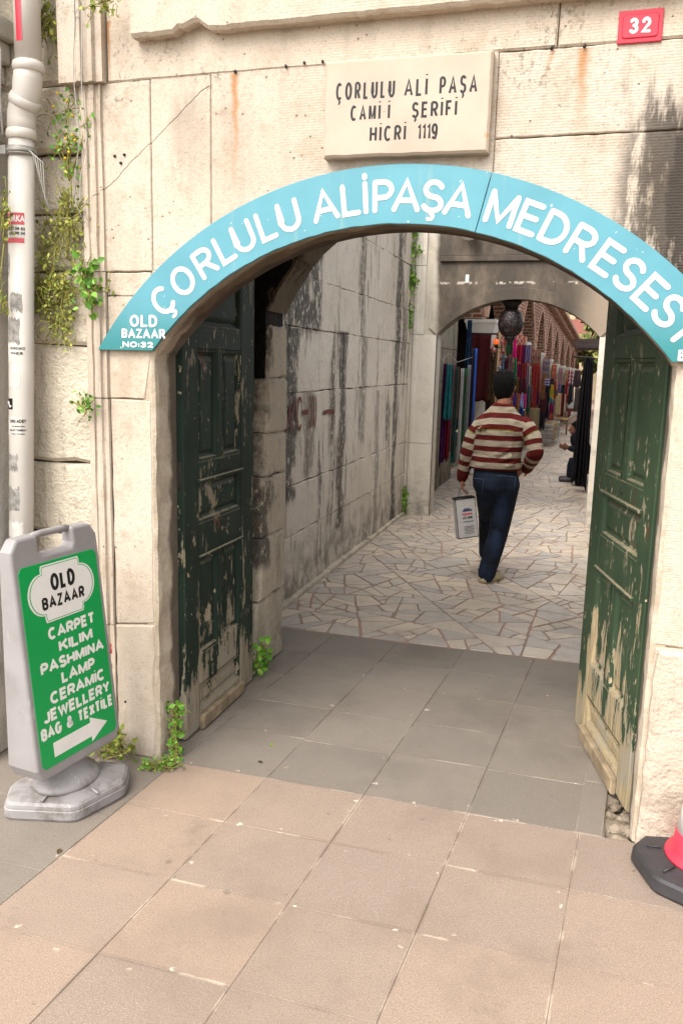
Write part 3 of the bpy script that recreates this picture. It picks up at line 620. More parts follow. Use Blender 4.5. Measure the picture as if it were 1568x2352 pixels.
# stub of stone that stands proud at the foot of the right jamb
lb = MB(); lb.prism(jitpoly([(.30, .0), (.75, .0), (.75, .76), (.735, .775), (.33, .775), (.315, .765), (.305, .70)], .05, .004), fac, -.01, .045, .014)
lb.build('jamb_foot_stone', mat_stone('foot_stone', '#b5a592', '#beaf9d', '#7d6e5e', .35, .62, .4, bump=1.1), gate)
# iron pins and holes
for x, z in ((-1.34, 2.806), (-.095, 2.798), (-.20, 2.80), (-1.0, 2.815), (-1.07, 2.816), (-1.14, 2.81)): pn = MB(); pn.tube([fac(x, z, -.01), fac(x+.004, z+.002, .012)], .005, 7); pn.build('iron_pin', M_IRON, gate)
# ------------------------------------------------------------------ vestibule behind the front: dark vault, second arch
vest = thing('gate_vault', 'dark sooty vault between the front arch and the inner arch of the gate', 'vault', (ACX, 3.6, 0))
vb = MB(); ln = lambda x: (lambda u, v, w: Vector((x+w, u, v)))
ashlar(vb, lambda u, v, w: Vector((-1.80+w, u, v)), 3.21, 4.235, [0, .4, .85, 1.3, 1.7, 2.1, 2.5, 2.9], (.3, .5), 0, .012, .004, .012, .006)
ashlar(vb, lambda u, v, w: Vector((.42-w, u, v)), 3.21, 4.235, [0, .4, .85, 1.3, 1.7, 2.1, 2.5, 2.9], (.3, .5), 0, .012, .004, .012, .006)
vb.b2(-2.2, -1.81, 3.205, 4.23, 0, 3.2); vb.b2(.43, .9, 3.205, 4.23, 0, 3.2)
n = 20; vs = []; 
for i in range(n+1):
    a = math.pi*i/n
    for y in (3.205, 3.5, 3.85, 4.233): vs.append((ACX-1.12*math.cos(a)+rnd.uniform(-.01, .01), y, 2.28+.62*math.sin(a)+rnd.uniform(-.012, .012)))
vb.add(vs, [(i*4+j, i*4+j+1, (i+1)*4+j+1, (i+1)*4+j) for i in range(n) for j in range(3)], .2)
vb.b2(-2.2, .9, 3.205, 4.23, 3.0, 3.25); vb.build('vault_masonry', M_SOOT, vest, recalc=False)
ia = thing('inner_arch', 'worn inner arch with chipped stone jambs behind the left green door', 'arch', (ACX, 4.27, 0))
iw = MB(); slab_with_arch(iw, -.69, 1.575, 1.10, 1.003, -2.4, 1.1, 3.5, 4.235, 4.50)
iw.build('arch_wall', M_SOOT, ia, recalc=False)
for sx in (-1, 1):
    pj = MB(); x = -.69+sx*1.003
    zz = [0, .42, .78, 1.12, 1.36, 1.66, 1.945]
    for i in range(6):
        d = rnd.uniform(.0, .022); yf = (4.08, 4.12, 4.15, 4.19, 4.22, 4.25)[i]
        P = jitpoly([(yf+rnd.uniform(-.03, .02), zz[i]+.001), (4.512, zz[i]+.001), (4.512, zz[i+1]-.001), (yf+rnd.uniform(-.02, .03), zz[i+1]-.001)], .04, .009)
        pj.prism(P, lambda u, v, w: Vector((x-sx*w, u, v)), -.12, .012+d, .016)
    pj.build('jamb', M_PIER, ia)
ar = MB(); A0 = math.acos(1.003/1.10); N = 8
for i in range(N):
    a0 = A0+(math.pi-2*A0)*i/N+.0015; a1 = A0+(math.pi-2*A0)*(i+1)/N-.0015; r0 = 1.10-rnd.uniform(.012, .018); vs = []
    for a in [a0+(a1-a0)*k/4 for k in range(5)]:
        for (r, y) in ((1.16, 4.24), (r0, 4.235+rnd.uniform(-.02, .02)), (r0+rnd.uniform(-.005, .005), 4.512), (1.16, 4.512)): vs.append((-.69+r*math.cos(a), y, 1.575+r*math.sin(a)))
    ar.add(vs, [(i2*4+j, i2*4+(j+1) % 4, (i2+1)*4+(j+1) % 4, (i2+1)*4+j) for i2 in range(4) for j in range(4)]+[(0, 1, 2, 3), (16, 17, 18, 19)])
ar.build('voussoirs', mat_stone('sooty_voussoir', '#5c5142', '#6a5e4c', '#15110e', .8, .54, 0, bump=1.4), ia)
# ------------------------------------------------------------------ passage walls
def court_wall(name, label, x, sgn, y0, y1, top, mat):
    top = min(top, 3.3); r = thing(name, label, 'wall', (x, (y0+y1)/2, 0)); mb = MB()
    ashlar(mb, lambda u, v, w: Vector((x+sgn*w, u, v)), y0, y1, [0, .5, .87, 1.54, 2.0, 2.365, 2.86, 3.25, top] if top > 3 else [0, .5, .87, 1.54, top], (.7, 1.5), 0, .007, .0022, .006, .005)
    mb.build('wall_stones', mat, r); k = MB(); k.b2(x-sgn*.02, x-sgn*.35, y0, y1, 0, top); k.build('wall_core', M_MORT, r); return r
pwl = court_wall('passage_wall', 'tall passage wall of soot-streaked ashlar with worn red graffiti', -2.0, 1, 4.51, 9.46, 3.55, M_COURT)
gq = MB(); gfn = lambda u, v, w: Vector((-1.9915+w, u, v))
def gstroke(P, st=.026): ribbon(gq, P, st, gfn, 0, .0006+.0002*(len(gq.v) % 3))
gstroke([(5.35, 1.50), (5.39, 1.25), (5.455, 1.44)]); gstroke([(5.455, 1.44), (5.49, 1.25), (5.55, 1.49)]); gstroke([(5.66+.05*math.cos(math.radians(t)), 1.385+.115*math.sin(math.radians(t))) for t in range(50, 311, 26)])
gstroke([(5.75, 1.39), (5.835, 1.39)], .04)
for k in range(3): gstroke([(5.86+.065*k+.055*math.cos(math.radians(t)), 1.385+.13*math.sin(math.radians(t))) for t in range(62, -63, -20)], .022)
gstroke([(6.25, 1.365), (6.36, 1.37), (6.52, 1.36)], .034)
gq.build('graffiti', plain('worn_red_spray', '#6e4640', .9, .1, .3, 30), pwl)
court_wall('passage_wall', 'streaked ashlar wall behind the right green door', .46, -1, 4.51, 9.46, 2.05, M_COURT)
cb = MB()
for i in range(14): cb.prism(jitpoly([(4.6+i*.35, 0), (4.94+i*.35, 0), (4.94+i*.35, .035+rnd.uniform(0, .015)), (4.6+i*.35, .04)], .08, .004), lambda u, v, w: Vector((-2.0+w, u, v)), -.01, .03+rnd.uniform(0, .012), .006)
tag(cb.build('wall_footing', M_ROUGH), kind='structure')
# ------------------------------------------------------------------ third portal
PY = 9.45
po = thing('inner_portal', 'smooth stone portal with a low arch and brown-stained panel ending the passage', 'portal', (-.8, PY, 0))
PCX, PHW, PZS, PZA = -.80, .888, 2.105, 2.50
PR_ = (PHW**2+(PZA-PZS)**2)/(2*(PZA-PZS)); PCZ = PZA-PR_
pw = MB(); slab_with_arch(pw, PCX, PCZ, PR_, PHW, -2.02, .48, 3.75, PY, PY+.28)
def mat_portalwall():
    m = Mat('portal_panel_stone', .75, .3); x, y, z = m.xyz(); mid = m.noise(6, detail=6)
    c = m.mix(m.mr(mid, .35, .7), lin('#b5ac9c'), lin('#a39a8a'))
    wx = m.mth('ADD', x, m.mth('MULTIPLY', m.mth('SUBTRACT', m.noise(3), .5), .12))
    pt = m.mul(m.mr(wx, -1.74, -1.67), m.mr(z, 1.98, 2.16)); brown = m.mix(m.mr(m.noise(2.2, m.sv((1, 1, .4)), 6, .7), .36, .66), lin('#352c24'), lin('#6a5c4d'))
    brown = m.mix(m.mr(x, -.3, .12), brown, lin('#8a7a68'))
    c = m.mix(m.mul(pt, .94), c, brown)
    ln_ = m.mul(m.mr(m.mth('ABSOLUTE', m.mth('SUBTRACT', z, 2.675)), .005, .022, 1, 0), m.mr(m.noise(11, detail=5), .47, .56), m.mr(x, -1.72, -1.66)); c = m.mix(m.mul(ln_, .75), c, lin('#c2b8aa'))
    rs = m.mul(m.mr(m.noise(5, m.sv((1.3, 1, .3)), 6), .6, .72), .4); c = m.mix(rs, c, lin('#5d5247')); m.color(c); m.bump(m.mth('ADD', mid, m.mth('MULTIPLY', m.noise(60), .3)), .5, .006); return m.m
MPW = mat_portalwall()
pwo = pw.build('portal_wall', MPW, po, recalc=False)
ap = MB()   # proud archivolt band
r1 = PR_+.125; a1 = math.acos(min(1, (PHW+.02)/r1)); vs = []; n = 36
aa = math.acos(PHW/PR_); 
for i in range(n+1):
    t = i/n; a = math.pi-aa-(math.pi-2*aa)*t
    for r, y in ((PR_, PY+.02), (PR_, PY-.022), (PR_+.118, PY-.022), (PR_+.122, PY-.012), (PR_+.126, PY+.02)): vs.append((PCX+r*math.cos(a), y, PCZ+r*math.sin(a)))
ap.add(vs, [(i*5+j, i*5+j+1, (i+1)*5+j+1, (i+1)*5+j) for i in range(n) for j in range(4)]+[(0, 1, 2, 3, 4), tuple(n*5+j for j in range(5))[::-1]], .5); ap.build('archivolt', MPW, po)
for sx, xa, xb in ((-1, -2.0, PCX-PHW), (1, PCX+PHW, .46)):
    pj = MB(); xo, xi = (xa, xb) if sx < 0 else (xb, xa)
    pr = [(xo, .02), (xo-sx*.035, .02), (xo-sx*.05, .045), (xo-sx*.085, .045), (xo-sx*.10, .034), (xo-sx*.115, .034), (xo-sx*.12, .026), (xi, .026), (xi, -.05)]
    if sx > 0: pr = [(a, b) for a, b in pr]
    for z0, z1 in ((0, .86), (.865, PZS-.003), ):
        L = len(pr); vs = [Vector((x_, PY-h, z)) for z in (z0, z1) for x_, h in pr]
        pj.add(vs, [(j, j+1, L+j+1, L+j) for j in range(L-1)]+[tuple(range(L)), tuple(range(L, 2*L))])
    pr2 = pr[:-2]+[(xo-sx*.165, .026), (xo-sx*.165, -.02)]; L = len(pr2); vs = [Vector((x_, PY-h, z)) for z in (PZS+.003, 2.86) for x_, h in pr2]+[Vector((x_, PY-h, z)) for z in (2.865, 3.7) for x_, h in pr2]
    for o in (0, 2*L): pj.add(vs[o:o+2*L], [(j, j+1, L+j+1, L+j) for j in range(L-1)]+[tuple(range(L)), tuple(range(L, 2*L))])
    pj.build('pilaster', M_PORTAL, po)
cr = MB(); cr.b2(-1.68, .45, PY-.035, PY+.01, 2.905, 2.965, .006); cr.b2(-1.68, .45, PY-.02, PY+.01, 2.97, 2.985); cr.build('portal_ledge', MPW, po)
gl = thing('globe_lamp', 'white globe lamp on the brown wall above the far portal', 'lamp', (-1.36, PY-.12, 3.27)); g = MB()
g.lathe((-1.36, PY-.13, 3.21), [(.001, -.1), (.05, -.088), (.085, -.05), (.1, 0), (.085, .05), (.05, .088), (.001, .1)]); g.build('globe', M_WHITE, gl); g = MB(); g.tube([(-1.36, PY-.13, 3.30), (-1.36, PY, 3.34)], .012); g.build('bracket', M_IRON, gl)
tg = MB(); c0 = at(1072, 640, PY-.02); tg.b2(c0.x-.02, c0.x+.02, PY-.012, PY-.004, c0.z-.045, c0.z+.045, .006); tag(tg.build('paper_tag', M_WHITE), 'small torn white paper scrap on the brown portal wall', 'paper scrap')
# ------------------------------------------------------------------ doors
def door(name, label, base, du, nrm, W, mat, lock_z):
    """leaf hinged upright: base = near bottom corner of the visible face, du = direction of its width, nrm = towards the viewer side"""
    du = Vector(du).normalized(); nrm = Vector(nrm).normalized(); base = Vector(base)
    fn = lambda u, v, w: base+du*u+nrm*w+Vector((0, 0, v))
    r = thing(name, label, 'door', base); fr = MB(); H = 2.38; z0 = .012
    def bar(u0, u1, v0, v1, w1=0.0, mb=fr): mb.prism([Vector(p) for p in ((u0, v0), (u1, v0), (u1, v1), (u0, v1))], fn, -.045, w1, .004)
    pu0, pu1 = .14, W-.165; mu = (pu0+pu1)/2
    bar(0, pu0, z0, H); bar(pu1, W, z0, H)
    for v0, v1 in ((z0, .085), (.225, .375), (.855, 1.01), (1.205, 1.295), (1.80, 1.895), (2.27, H)): bar(pu0, pu1, v0, v1, -.002)
    for v0, v1 in ((.375, .855), (1.295, 1.80)): bar(mu-.028, mu+.028, v0, v1, -.002)
    fr.build('frame', mat, r)
    def panel(u0, u1, v0, v1):
        p = MB(); P = lambda a: [Vector(q) for q in ((u0+a, v0+a), (u1-a, v0+a), (u1-a, v1-a), (u0+a, v1-a))]
        rings = [(P(0), -.001), (P(.012), -.004), (P(.018), -.02), (P(.03), -.026), (P(.05), -.014), (P(.056), -.013)]; vs = [fn(q.x, q.y, w) for R, w in rings for q in R]
        f = [(i*4+j, i*4+(j+1) % 4, (i+1)*4+(j+1) % 4, (i+1)*4+j) for i in range(len(rings)-1) for j in range(4)]+[tuple(range(20, 24))]; p.add(vs, f); p.build('panel', mat, r)
    for q in ((pu0, pu1, .085, .225), (pu0, mu-.028, .375, .855), (mu+.028, pu1, .375, .855), (pu0, pu1, 1.01, 1.205), (pu0, mu-.028, 1.295, 1.80), (mu+.028, pu1, 1.295, 1.80), (pu0, pu1, 1.895, 2.27)): panel(*q)
    k = MB(); k.prism([Vector(q) for q in ((pu0, z0-.005), (pu1, z0-.005), (pu1, .07), (pu0, .078))], fn, 0.001, .024, .006); k.build('kick_board', M_WOODBARE, r)
    k = MB(); k.prism([Vector(q) for q in ((pu0-.01, 1.20), (pu1+.008, 1.20), (pu1+.008, 1.216), (pu0-.01, 1.216))], fn, 0, .014, .004)
    k.prism([Vector(q) for q in ((pu0-.01, .845), (pu1+.008, .845), (pu1+.008, .86), (pu0-.01, .86))], fn, 0, .012, .004); k.build('rail_moulding', mat, r)
    k = MB(); c = fn(-.002, lock_z, -.022)
    k.prism([Vector(q) for q in ((-.032, -.06), (-.012, -.06), (-.012, .06), (-.032, .06))], lambda u, v, w: fn(-w, lock_z+v, u), 0, .003, .001); k.build('lock_plate', M_IRON, r)
    k = MB(); k.prism([Vector((.012*math.cos(t*math.pi/5), .016*math.sin(t*math.pi/5))) for t in range(10)], lambda u, v, w: fn(mu+u, 1.25+v, w), -.002, .004, .002); k.build('keyhole_plate', M_IRON, r)
    bb = MB(); bb.prism([Vector(q) for q in ((.004, .02), (W-.004, .02), (W-.004, H-.01), (.004, H-.01))], fn, -.040, -.032); bb.build('back_board', mat, r)
    return r
door('door', 'shade-darkened green panelled door in the left of the gateway, peeling at its foot', (-1.662, 3.215, 0), (.0, 1, 0), (1, 0, 0), .79, M_DL, 1.25)
rdu = Vector((.067-.28, .83, 0)).normalized()
door('door', 'green panelled door ajar on the right, flaked to bare wood along its bottom', (.272, 3.23, 0), rdu, (-rdu.y, rdu.x, 0), .845, M_DR, 1.57)
# ------------------------------------------------------------------ blue arch sign
SGX = -.712
sign = thing('arch_sign', 'turquoise arched sign with white lettering following the gateway arch', 'sign', (SGX, 3.0, 2.3)); sb = MB()
def ring(t, r): return (SGX+r*math.sin(t), .998+r*math.cos(t))
def mat_blue():
    m = Mat('turquoise_paint', .42, .45); x, y, z = m.xyz()
    c = m.mix(m.mr(m.noise(3), .3, .7), lin('#4a8591'), lin('#538f9b')); c = m.mix(m.mr(z, 1.78, 2.02, .9, 0), c, lin('#21706f'))
    run = m.mul(m.mr(m.noise(22, m.sv((1, 1, .05)), 3), .60, .72), .35); c = m.mix(run, c, lin('#8a9a90'))
    sp = m.mr(m.noise(45, detail=2), .73, .745); c = m.mix(m.mul(sp, .7), c, lin('#c8d0c8')); chip = m.mul(m.mr(m.noise(13, detail=3), .71, .73), .6); c = m.mix(chip, c, lin('#2c6f86'))
    m.color(c); m.bump(m.noise(5), .15, .01); return m.m
M_BLUE = mat_blue()
def ring_piece(ti0, to0, ti1, to1):
    n = max(6, int(abs(to1-to0)/.03)); vs = []
    for i in range(n+1):
        k = i/n; ti = ti0+(ti1-ti0)*k; to = to0+(to1-to0)*k; ri = 1.254+rnd.uniform(-.002, .001)
        for t, r, w in ((ti, ri, 0), (ti, ri, .0125), (ti+.001*(1 if i == 0 else 0), ri+.0015, .014), (to, 1.4545, .014), (to, 1.456, .0125), (to, 1.456, 0)):
            p = ring(t, r); vs.append(Vector((p[0], 3.018-w, p[1])))
    fs = [(i*6+j, i*6+(j+1) % 6, (i+1)*6+(j+1) % 6, (i+1)*6+j) for i in range(n) for j in range(6)]+[tuple(range(6)), tuple(n*6+j for j in range(6))[::-1]]
    sb.add(vs, fs, .5)
tj = math.radians(13.6)
tI, tO = math.radians(51.2), math.radians(57.3); ring_piece(-tI, -tO, tj-.0012, tj-.0012); ring_piece(tj+.0012, tj+.0012, tI, tO); sb.build('sign_board', M_BLUE, sign)
lt = MB()
def arc_char(ch, deg, cap=.114, r0=1.292, st=.0182, wide=1.0):
    w, ps = strokes_of(ch); t = math.radians(deg); sn, c = math.sin(t), math.cos(t); W_ = w*cap*wide*.93
    fn = lambda u, v, w_: Vector((SGX+sn*v+c*u, 3.0032-w_, .998+c*v-sn*u))
    for k, P in enumerate(ps): ribbon(lt, [((px_-.5)*W_ if w else 0, r0+st/2+py*(cap-st)) for px_, py in P], st*(.7 if P in _CED else 1), fn, 0, .0006+.00012*k)
for ch, dg_ in zip('ÇORLULUALİPAŞAMEDRESESİ', (-43.2, -38.4, -33.4, -29.3, -25.5, -21.3, -17.2, -11.1, -6.9, -4.5, -1.7, 1.9, 6.0, 10.0, 16.5, 20.8, 24.9, 29.2, 33.5, 37.4, 41.3, 45.0, 48.6)):
    arc_char(ch, dg_)
fl = lambda u, v, w: Vector((u, 3.0035-w, v))
write(lt, 'OLD', fl, -1.786, -1.663, 1.876, .048, .0095, 0, .0012, .16); write(lt, 'BAZAAR', fl, -1.825, -1.629, 1.832, .037, .0080, 0, .0012, .12); write(lt, 'NO:32', fl, -1.822, -1.684, 1.795, .023, .0058, 0, .0012, .2)
write(lt, 'BAZAAR', fl, .283, .46, 1.788, .037, .0080, 0, .0012, .12)
lt.build('lettering', M_WHITE, sign)
# ------------------------------------------------------------------ engraved plaque
pq = thing('plaque', 'cream stone plaque with black engraved letters hung above the arch', 'plaque', (-.68, 2.98, 2.63)); q = MB()
def pmap(u, v, w):   # the plaque hangs a little askew
    u2, v2 = u+.68, v-2.63; a = math.radians(-.5); return Vector((-.68+u2*math.cos(a)-v2*math.sin(a), FY-w, 2.63+u2*math.sin(a)+v2*math.cos(a)))
q.prism(jitpoly([(-.975, 2.478), (-.385, 2.478), (-.385, 2.80), (-.975, 2.80)], .04, .0015), pmap, -.004, .048, .008)
def mat_plaque():
    m = Mat('plaque_marble', .6, .35); x, y, z = m.xyz(); c = m.mix(m.mr(m.noise(4), .3, .7), lin('#a39382'), lin('#af9f8d'))
    c = m.mix(m.mul(m.mr(z, 2.75, 2.795), m.mr(m.noise(30), .35, .6), .6), c, lin('#a89880')); c = m.mix(m.mr(m.noise(14), .7, .73), c, lin('#b08a66')); m.color(c); m.bump(m.noise(40), .2, .003); return m.m
q.build('slab', mat_plaque(), pq); q = MB()
wpl = (.0478, .0484)
for t, u0, u1, v0, cp in (('ÇORLULU', -.932, -.718, 2.668, .058), ('ALİ', -.685, -.603, 2.668, .058), ('PAŞA', -.562, -.432, 2.668, .058), ('CAMİ·İ', -.876, -.732, 2.597, .052), ('ŞERİFİ', -.655, -.497, 2.597, .052), ('HİCRİ', -.803, -.672, 2.525, .052), ('1119', -.632, -.560, 2.525, .052)):
    write(q, t, pmap, u0, u1, v0, cp, .0082, *wpl, .05 if t == '1119' else .17, False)
q.build('lettering', M_BLACK, pq)
# ------------------------------------------------------------------ house number plate
hn = thing('number_plate', 'red enamel house number plate reading 32 at the top right', 'number plate', (.077, 3.0, 2.845)); q = MB()
hm = lambda u, v, w: Vector((.077+u, FY-.004-w, 2.845+v))
q.prism([Vector(p) for p in ((-.068, -.049), (.068, -.049), (.068, .049), (-.068, .049))], hm, 0, .006, .002); q.build('plate', M_RED, hn); q = MB()
rp = [Vector((sx*.044+.012*math.cos(a), sz*.026+.010*math.sin(a))) for sx, sz, a0 in ((1, 1, 0), (-1, 1, 90), (-1, -1, 180), (1, -1, 270)) for a in [math.radians(a0+k*22.5) for k in range(5)]]
q.prism(rp, hm, .006, .010, .003); q.build('raised_field', M_RED, hn); q = MB(); write(q, '32', hm, -.034, .032, -.023, .047, .0095, .010, .0112, .2); q.build('numerals', M_WHITE, hn)
# ------------------------------------------------------------------ left side: rough wall, neighbour, drainpipe
rw = thing('rough_wall', 'strip of rough weathered masonry between the drainpipe and the gateway moulding', 'wall', (-2.18, 3.09, 0)); q = MB()
ashlar(q, lambda u, v, w: Vector((u, 3.055-w, v)), -2.42, -1.995, [0, .45, .98, 1.3, 1.80, 2.1, 2.33, 2.56, 2.82, 3.4, 4], (.7, .9), 0, .012, .004, .016, .008)
q.build('stones', M_ROUGH, rw); q = MB(); q.b2(-2.45, -1.98, 3.085, 3.3, 0, 4.2); q.build('wall_core', M_MORT, rw)
nb = thing('neighbour_building', 'grey painted corner of the next building with sloping ledges behind the drainpipe', 'building', (-2.9, 2.9, 0)); q = MB()
q.b2(-4.6, -2.385, 2.72, 3.35, 0, 5.0, .01)
NBM = mat_stone('painted_plaster', '#bcb6aa', '#c4beb3', '#6a655c', .5, .62, .4, bump=.8); q.build('wall', NBM, nb)
for z0, z1, p in ((2.60, 2.66, .03), (2.66, 2.72, .055), (2.83, 2.9, .03), (2.9, 2.98, .06), (2.98, 3.06, .09), (2.33, 2.39, .04)):
    q = MB(); q.b2(-4.6, -2.385+p, 2.72-p, 3.04, z0+.002, z1, .008); q.build('ledge', NBM, nb)
px = lambda z: -2.225-.052*(2.5-z)
PYY = 2.945
dp = thing('drainpipe', 'grey plastic drainpipe with an offset bend and torn stickers', 'drainpipe', (-2.3, PYY, 0))
q = MB(); q.tube([(px(0), PYY, 0), (px(1.3), PYY, 1.3), (px(2.63), PYY, 2.63)], .05, 28); q.build('lower_pipe', M_PVC, dp)
def collar(p, d, r=.059, h=.02):
    q = MB(); d = Vector(d).normalized(); p = Vector(p); q.tube([p-d*h, p-d*h*.8, p, p+d*h*.8, p+d*h], [.052, r-.002, r+.001, r-.002, .052], 28); q.build('collar', M_PVC, dp)
b0 = Vector((px(2.63), PYY, 2.60)); b1 = b0+Vector((.005, 0, .085)); b2 = b1+Vector((.035, -.01, .075)); b3 = b2+Vector((.012, 0, .09)); b4 = b3+Vector((.004, 0, .5))
q = MB(); q.tube([b0, b0+(b1-b0)*.7, b1, b1.lerp(b2, .5), b2, b2.lerp(b3, .5), b3], [.054, .055, .055, .055, .055, .055, .053], 28); q.build('offset_bend', M_PVC, dp)
q = MB(); q.tube([b3, b3+Vector((.005, 0, .3)), b3+Vector((.03, 0, 1.3))], .05, 28); q.build('upper_pipe', M_PVC, dp)
collar(b0+Vector((0, 0, .01)), (0, 0, 1)); collar(b1.lerp(b2, .6), b2-b1+Vector((0, 0, -.02)), .061); collar(b3, b4-b3, .060)
q = MB(); zc = 2.545; q.tube([(px(zc)+.056*math.cos(a), PYY+.056*math.sin(a), zc) for a in [math.radians(k*20) for k in range(19)]], .007, 6)
q.lathe((px(zc), PYY, zc), [(.052, -.017), (.0565, -.017), (.0565, .017), (.052, .017)], 28); q.b2(px(zc)-.14, px(zc)-.03, PYY-.058, PYY-.05, zc-.017, zc+.017, .002); q.build('clamp', M_STEEL, dp)
def sticker(z0, z1, a0, a1, mat, name='sticker', lab=None, rag=0):
    q = MB(); n = 12; rows = [z0+(z1-z0)*i/4 for i in range(5)]; vs = []
    for z in rows:
        for i in range(n+1):
            a = math.radians(a0+(a1-a0)*i/n)+(rnd.uniform(-rag, rag) if i in (0, n) else 0); r = .0506
            vs.append((px(z)+r*math.cos(a), PYY+r*math.sin(a), z+(rnd.uniform(-rag, rag)*.15 if z in (rows[0], rows[-1]) else 0)))
    q.add(vs, [(i*(n+1)+j, i*(n+1)+j+1, (i+1)*(n+1)+j+1, (i+1)*(n+1)+j) for i in range(4) for j in range(n)]); o = q.build(name, mat, dp); return o
def pipe_text(txts, parent, mat, a_mid=-72):
    q = MB()
    for t, z, cap, u0, u1 in txts:
        fnp = lambda u, v, w: Vector((px(v)+(.0509+w)*math.cos(math.radians(a_mid)+u/.05), PYY+(.0509+w)*math.sin(math.radians(a_mid)+u/.05), v))
        text(q, t, fnp, u0, u1, z, cap, 0, .0003, .03)
    q.build('print', mat, parent)
M_PAPER = plain('worn_paper', '#c9c4ba', .9, .1, .12, 20); M_OLDP = plain('torn_paper', '#8f8b84', .95, .1, .35, 40); M_REDP = plain('faded_red_print', '#b8565a', .7, .2, .1)
s = sticker(2.265, 2.31, -150, -40, M_REDP); pipe_text([('ORKA', 2.275, .024, -.038, .03)], s, M_WHITE)
s = sticker(2.215, 2.263, -150, -40, M_PAPER); pipe_text([('627 08 83', 2.243, .011, -.036, .03), ('652 98 34', 2.226, .011, -.036, .03)], s, M_BLACK); sticker(2.195, 2.213, -150, -40, M_REDP)
s = sticker(1.42, 1.50, -135, -50, M_PAPER)
pipe_text([('1000 ADET', 1.475, .013, -.034, .036), ('Tam Madde İşleri', 1.458, .005, -.026, .03), ('NALAT / TAMİRAT', 1.440, .008, -.034, .036), ('Tüm Tadilat', 1.426, .005, -.026, .03)], s, M_BLACK)
s = sticker(1.53, 1.575, -140, -95, M_BLACK); 
q = MB(); q.tube([(px(1.55)+.0515*math.cos(math.radians(a)), PYY+.0515*math.sin(math.radians(a)), 1.55+.013*math.sin(k)) for k, a in enumerate(range(-134, -100, 5))], .003, 5); q.build('print', M_WHITE, s)
for z0, z1, a0, a1, m_ in ((1.72, 1.80, -140, -70, M_PAPER), (1.80, 1.90, -150, -60, M_OLDP), (1.93, 2.0, -110, -50, M_OLDP), (1.27, 1.34, -130, -70, M_OLDP), (1.10, 1.2, -140, -60, M_OLDP), (.98, 1.05, -145, -45, M_PAPER), (2.07, 2.15, -150, -115, M_OLDP), (1.62, 1.68, -120, -60, M_PAPER)): sticker(z0, z1, a0, a1, m_, rag=.06)
s = sticker(1.745, 1.79, -141, -60, M_PAPER); pipe_text([('HURDACI', 1.775, .010, -.032, .03), ('PANJUR', 1.755, .010, -.028, .024)], s, M_BLACK)
q = MB(); zt = [2.93, 3.2]; q.add([(b3.x+.005+.0512*math.cos(math.radians(a)), b3.y+.0512*math.sin(math.radians(a)), z) for z in zt for a in (-112, -104, -96, -88, -80)], [(j, j+1, 6+j, 5+j) for j in range(4)]); q.build('red_stripe', M_RED, dp)
q = MB()
for k in range(3): q.lathe((px(zc), PYY, zc-.01+k*.008), [(.058, -.002), (.0605, 0), (.058, .002)], 24)
for k in range(5):
    p = Vector((px(zc)+.055, PYY-.03, zc)); q.tube([p, p+Vector((.02+.012*k, -.005, -.01-.01*k)), p+Vector((.035+.008*k, 0, -.06-.03*k)), p+Vector((.03+.016*k, .02, -.12-.035*k))], .0016, 5)
q.tube([(px(zc)-.055, PYY-.035, 3.3), (px(zc)-.06, PYY-.04, 3.0), (px(zc)-.03, PYY-.06, 2.9), (px(zc)-.05, PYY-.05, 2.75), (px(zc)-.045, PYY-.05, 2.6)], .005, 6)
q.build('tie_wires', M_WIRE, dp)
q = MB()
for x0, dx in ((-2.0, .0), (-1.98, .012)): q.tube([(x0+.02+dx, 2.975, 3.4), (x0+.018+dx, 2.975, 3.0), (x0+.005+dx*1.5, 2.975, 2.85), (x0+.012+dx, 2.97, 2.78), (x0+.01+dx, 3.0, 2.6), (x0-.02+dx*.5, 3.0, 2.45), (x0-.02, 3.0, 2.36), (x0+.02, 3.0, 2.28)], .0018, 5)
tag(q.build('hanging_wires', M_WIRE), 'two thin pale wires hanging down over the gateway moulding', 'wire')
# ------------------------------------------------------------------ pavement advertising stand
ST = Vector((-1.875, 2.62, 0)); st = thing('advertising_stand', 'grey plastic swing stand with a green bazaar panel on a weighted base', 'sign stand', ST)
hexa = [(22, .225), (-50, .205), (-122, .265), (202, .235), (130, .21), (58, .265)]
hp = [Vector((ST.x+r*math.cos(math.radians(a)), ST.y+r*math.sin(math.radians(a)))) for a, r in hexa][::-1]
def rounded(P, r=.02, n=4):
    out = []
    for i in range(len(P)):
        a, b, c = P[i-1], P[i], P[(i+1) % len(P)]; p0 = b+(a-b).normalized()*r; p1 = b+(c-b).normalized()*r
        for k in range(n+1): t = k/n; out.append(p0*(1-t)**2+b*2*t*(1-t)+p1*t*t)
    return out
cenS = Vector((ST.x, ST.y)); q = MB(); rings = []
for sc, z in ((.97, .002), (1, .012), (1, .042), (.985, .046), (.985, .052), (.975, .062), (.93, .072), (.62, .088), (.45, .09)): rings.append([Vector((cenS.x+(p.x-cenS.x)*sc, cenS.y+(p.y-cenS.y)*sc, z)) for p in rounded(hp, .035)])
nn = len(rings[0]); q.add([p for r in rings for p in r], [(i*nn+j, i*nn+(j+1) % nn, (i+1)*nn+(j+1) % nn, (i+1)*nn+j) for i in range(len(rings)-1) for j in range(nn)]+[tuple(range(nn)), tuple((len(rings)-1)*nn+j for j in range(nn))], .5)
for a, r in hexa:
    d = Vector((math.cos(math.radians(a+32)), math.sin(math.radians(a+32)), 0)); q.tube([Vector((ST.x, ST.y, .0885))+d*.135, Vector((ST.x, ST.y, .079))+d*.175], [.005, .006], 6)
q.build('base', M_PLAS, st)
q = MB(); q.lathe((ST.x+.06, ST.y+.15, .080), [(.001, .006), (.02, .006), (.024, .004), (.026, 0)], 16); q.build('filler_cap', M_PLAS, st)
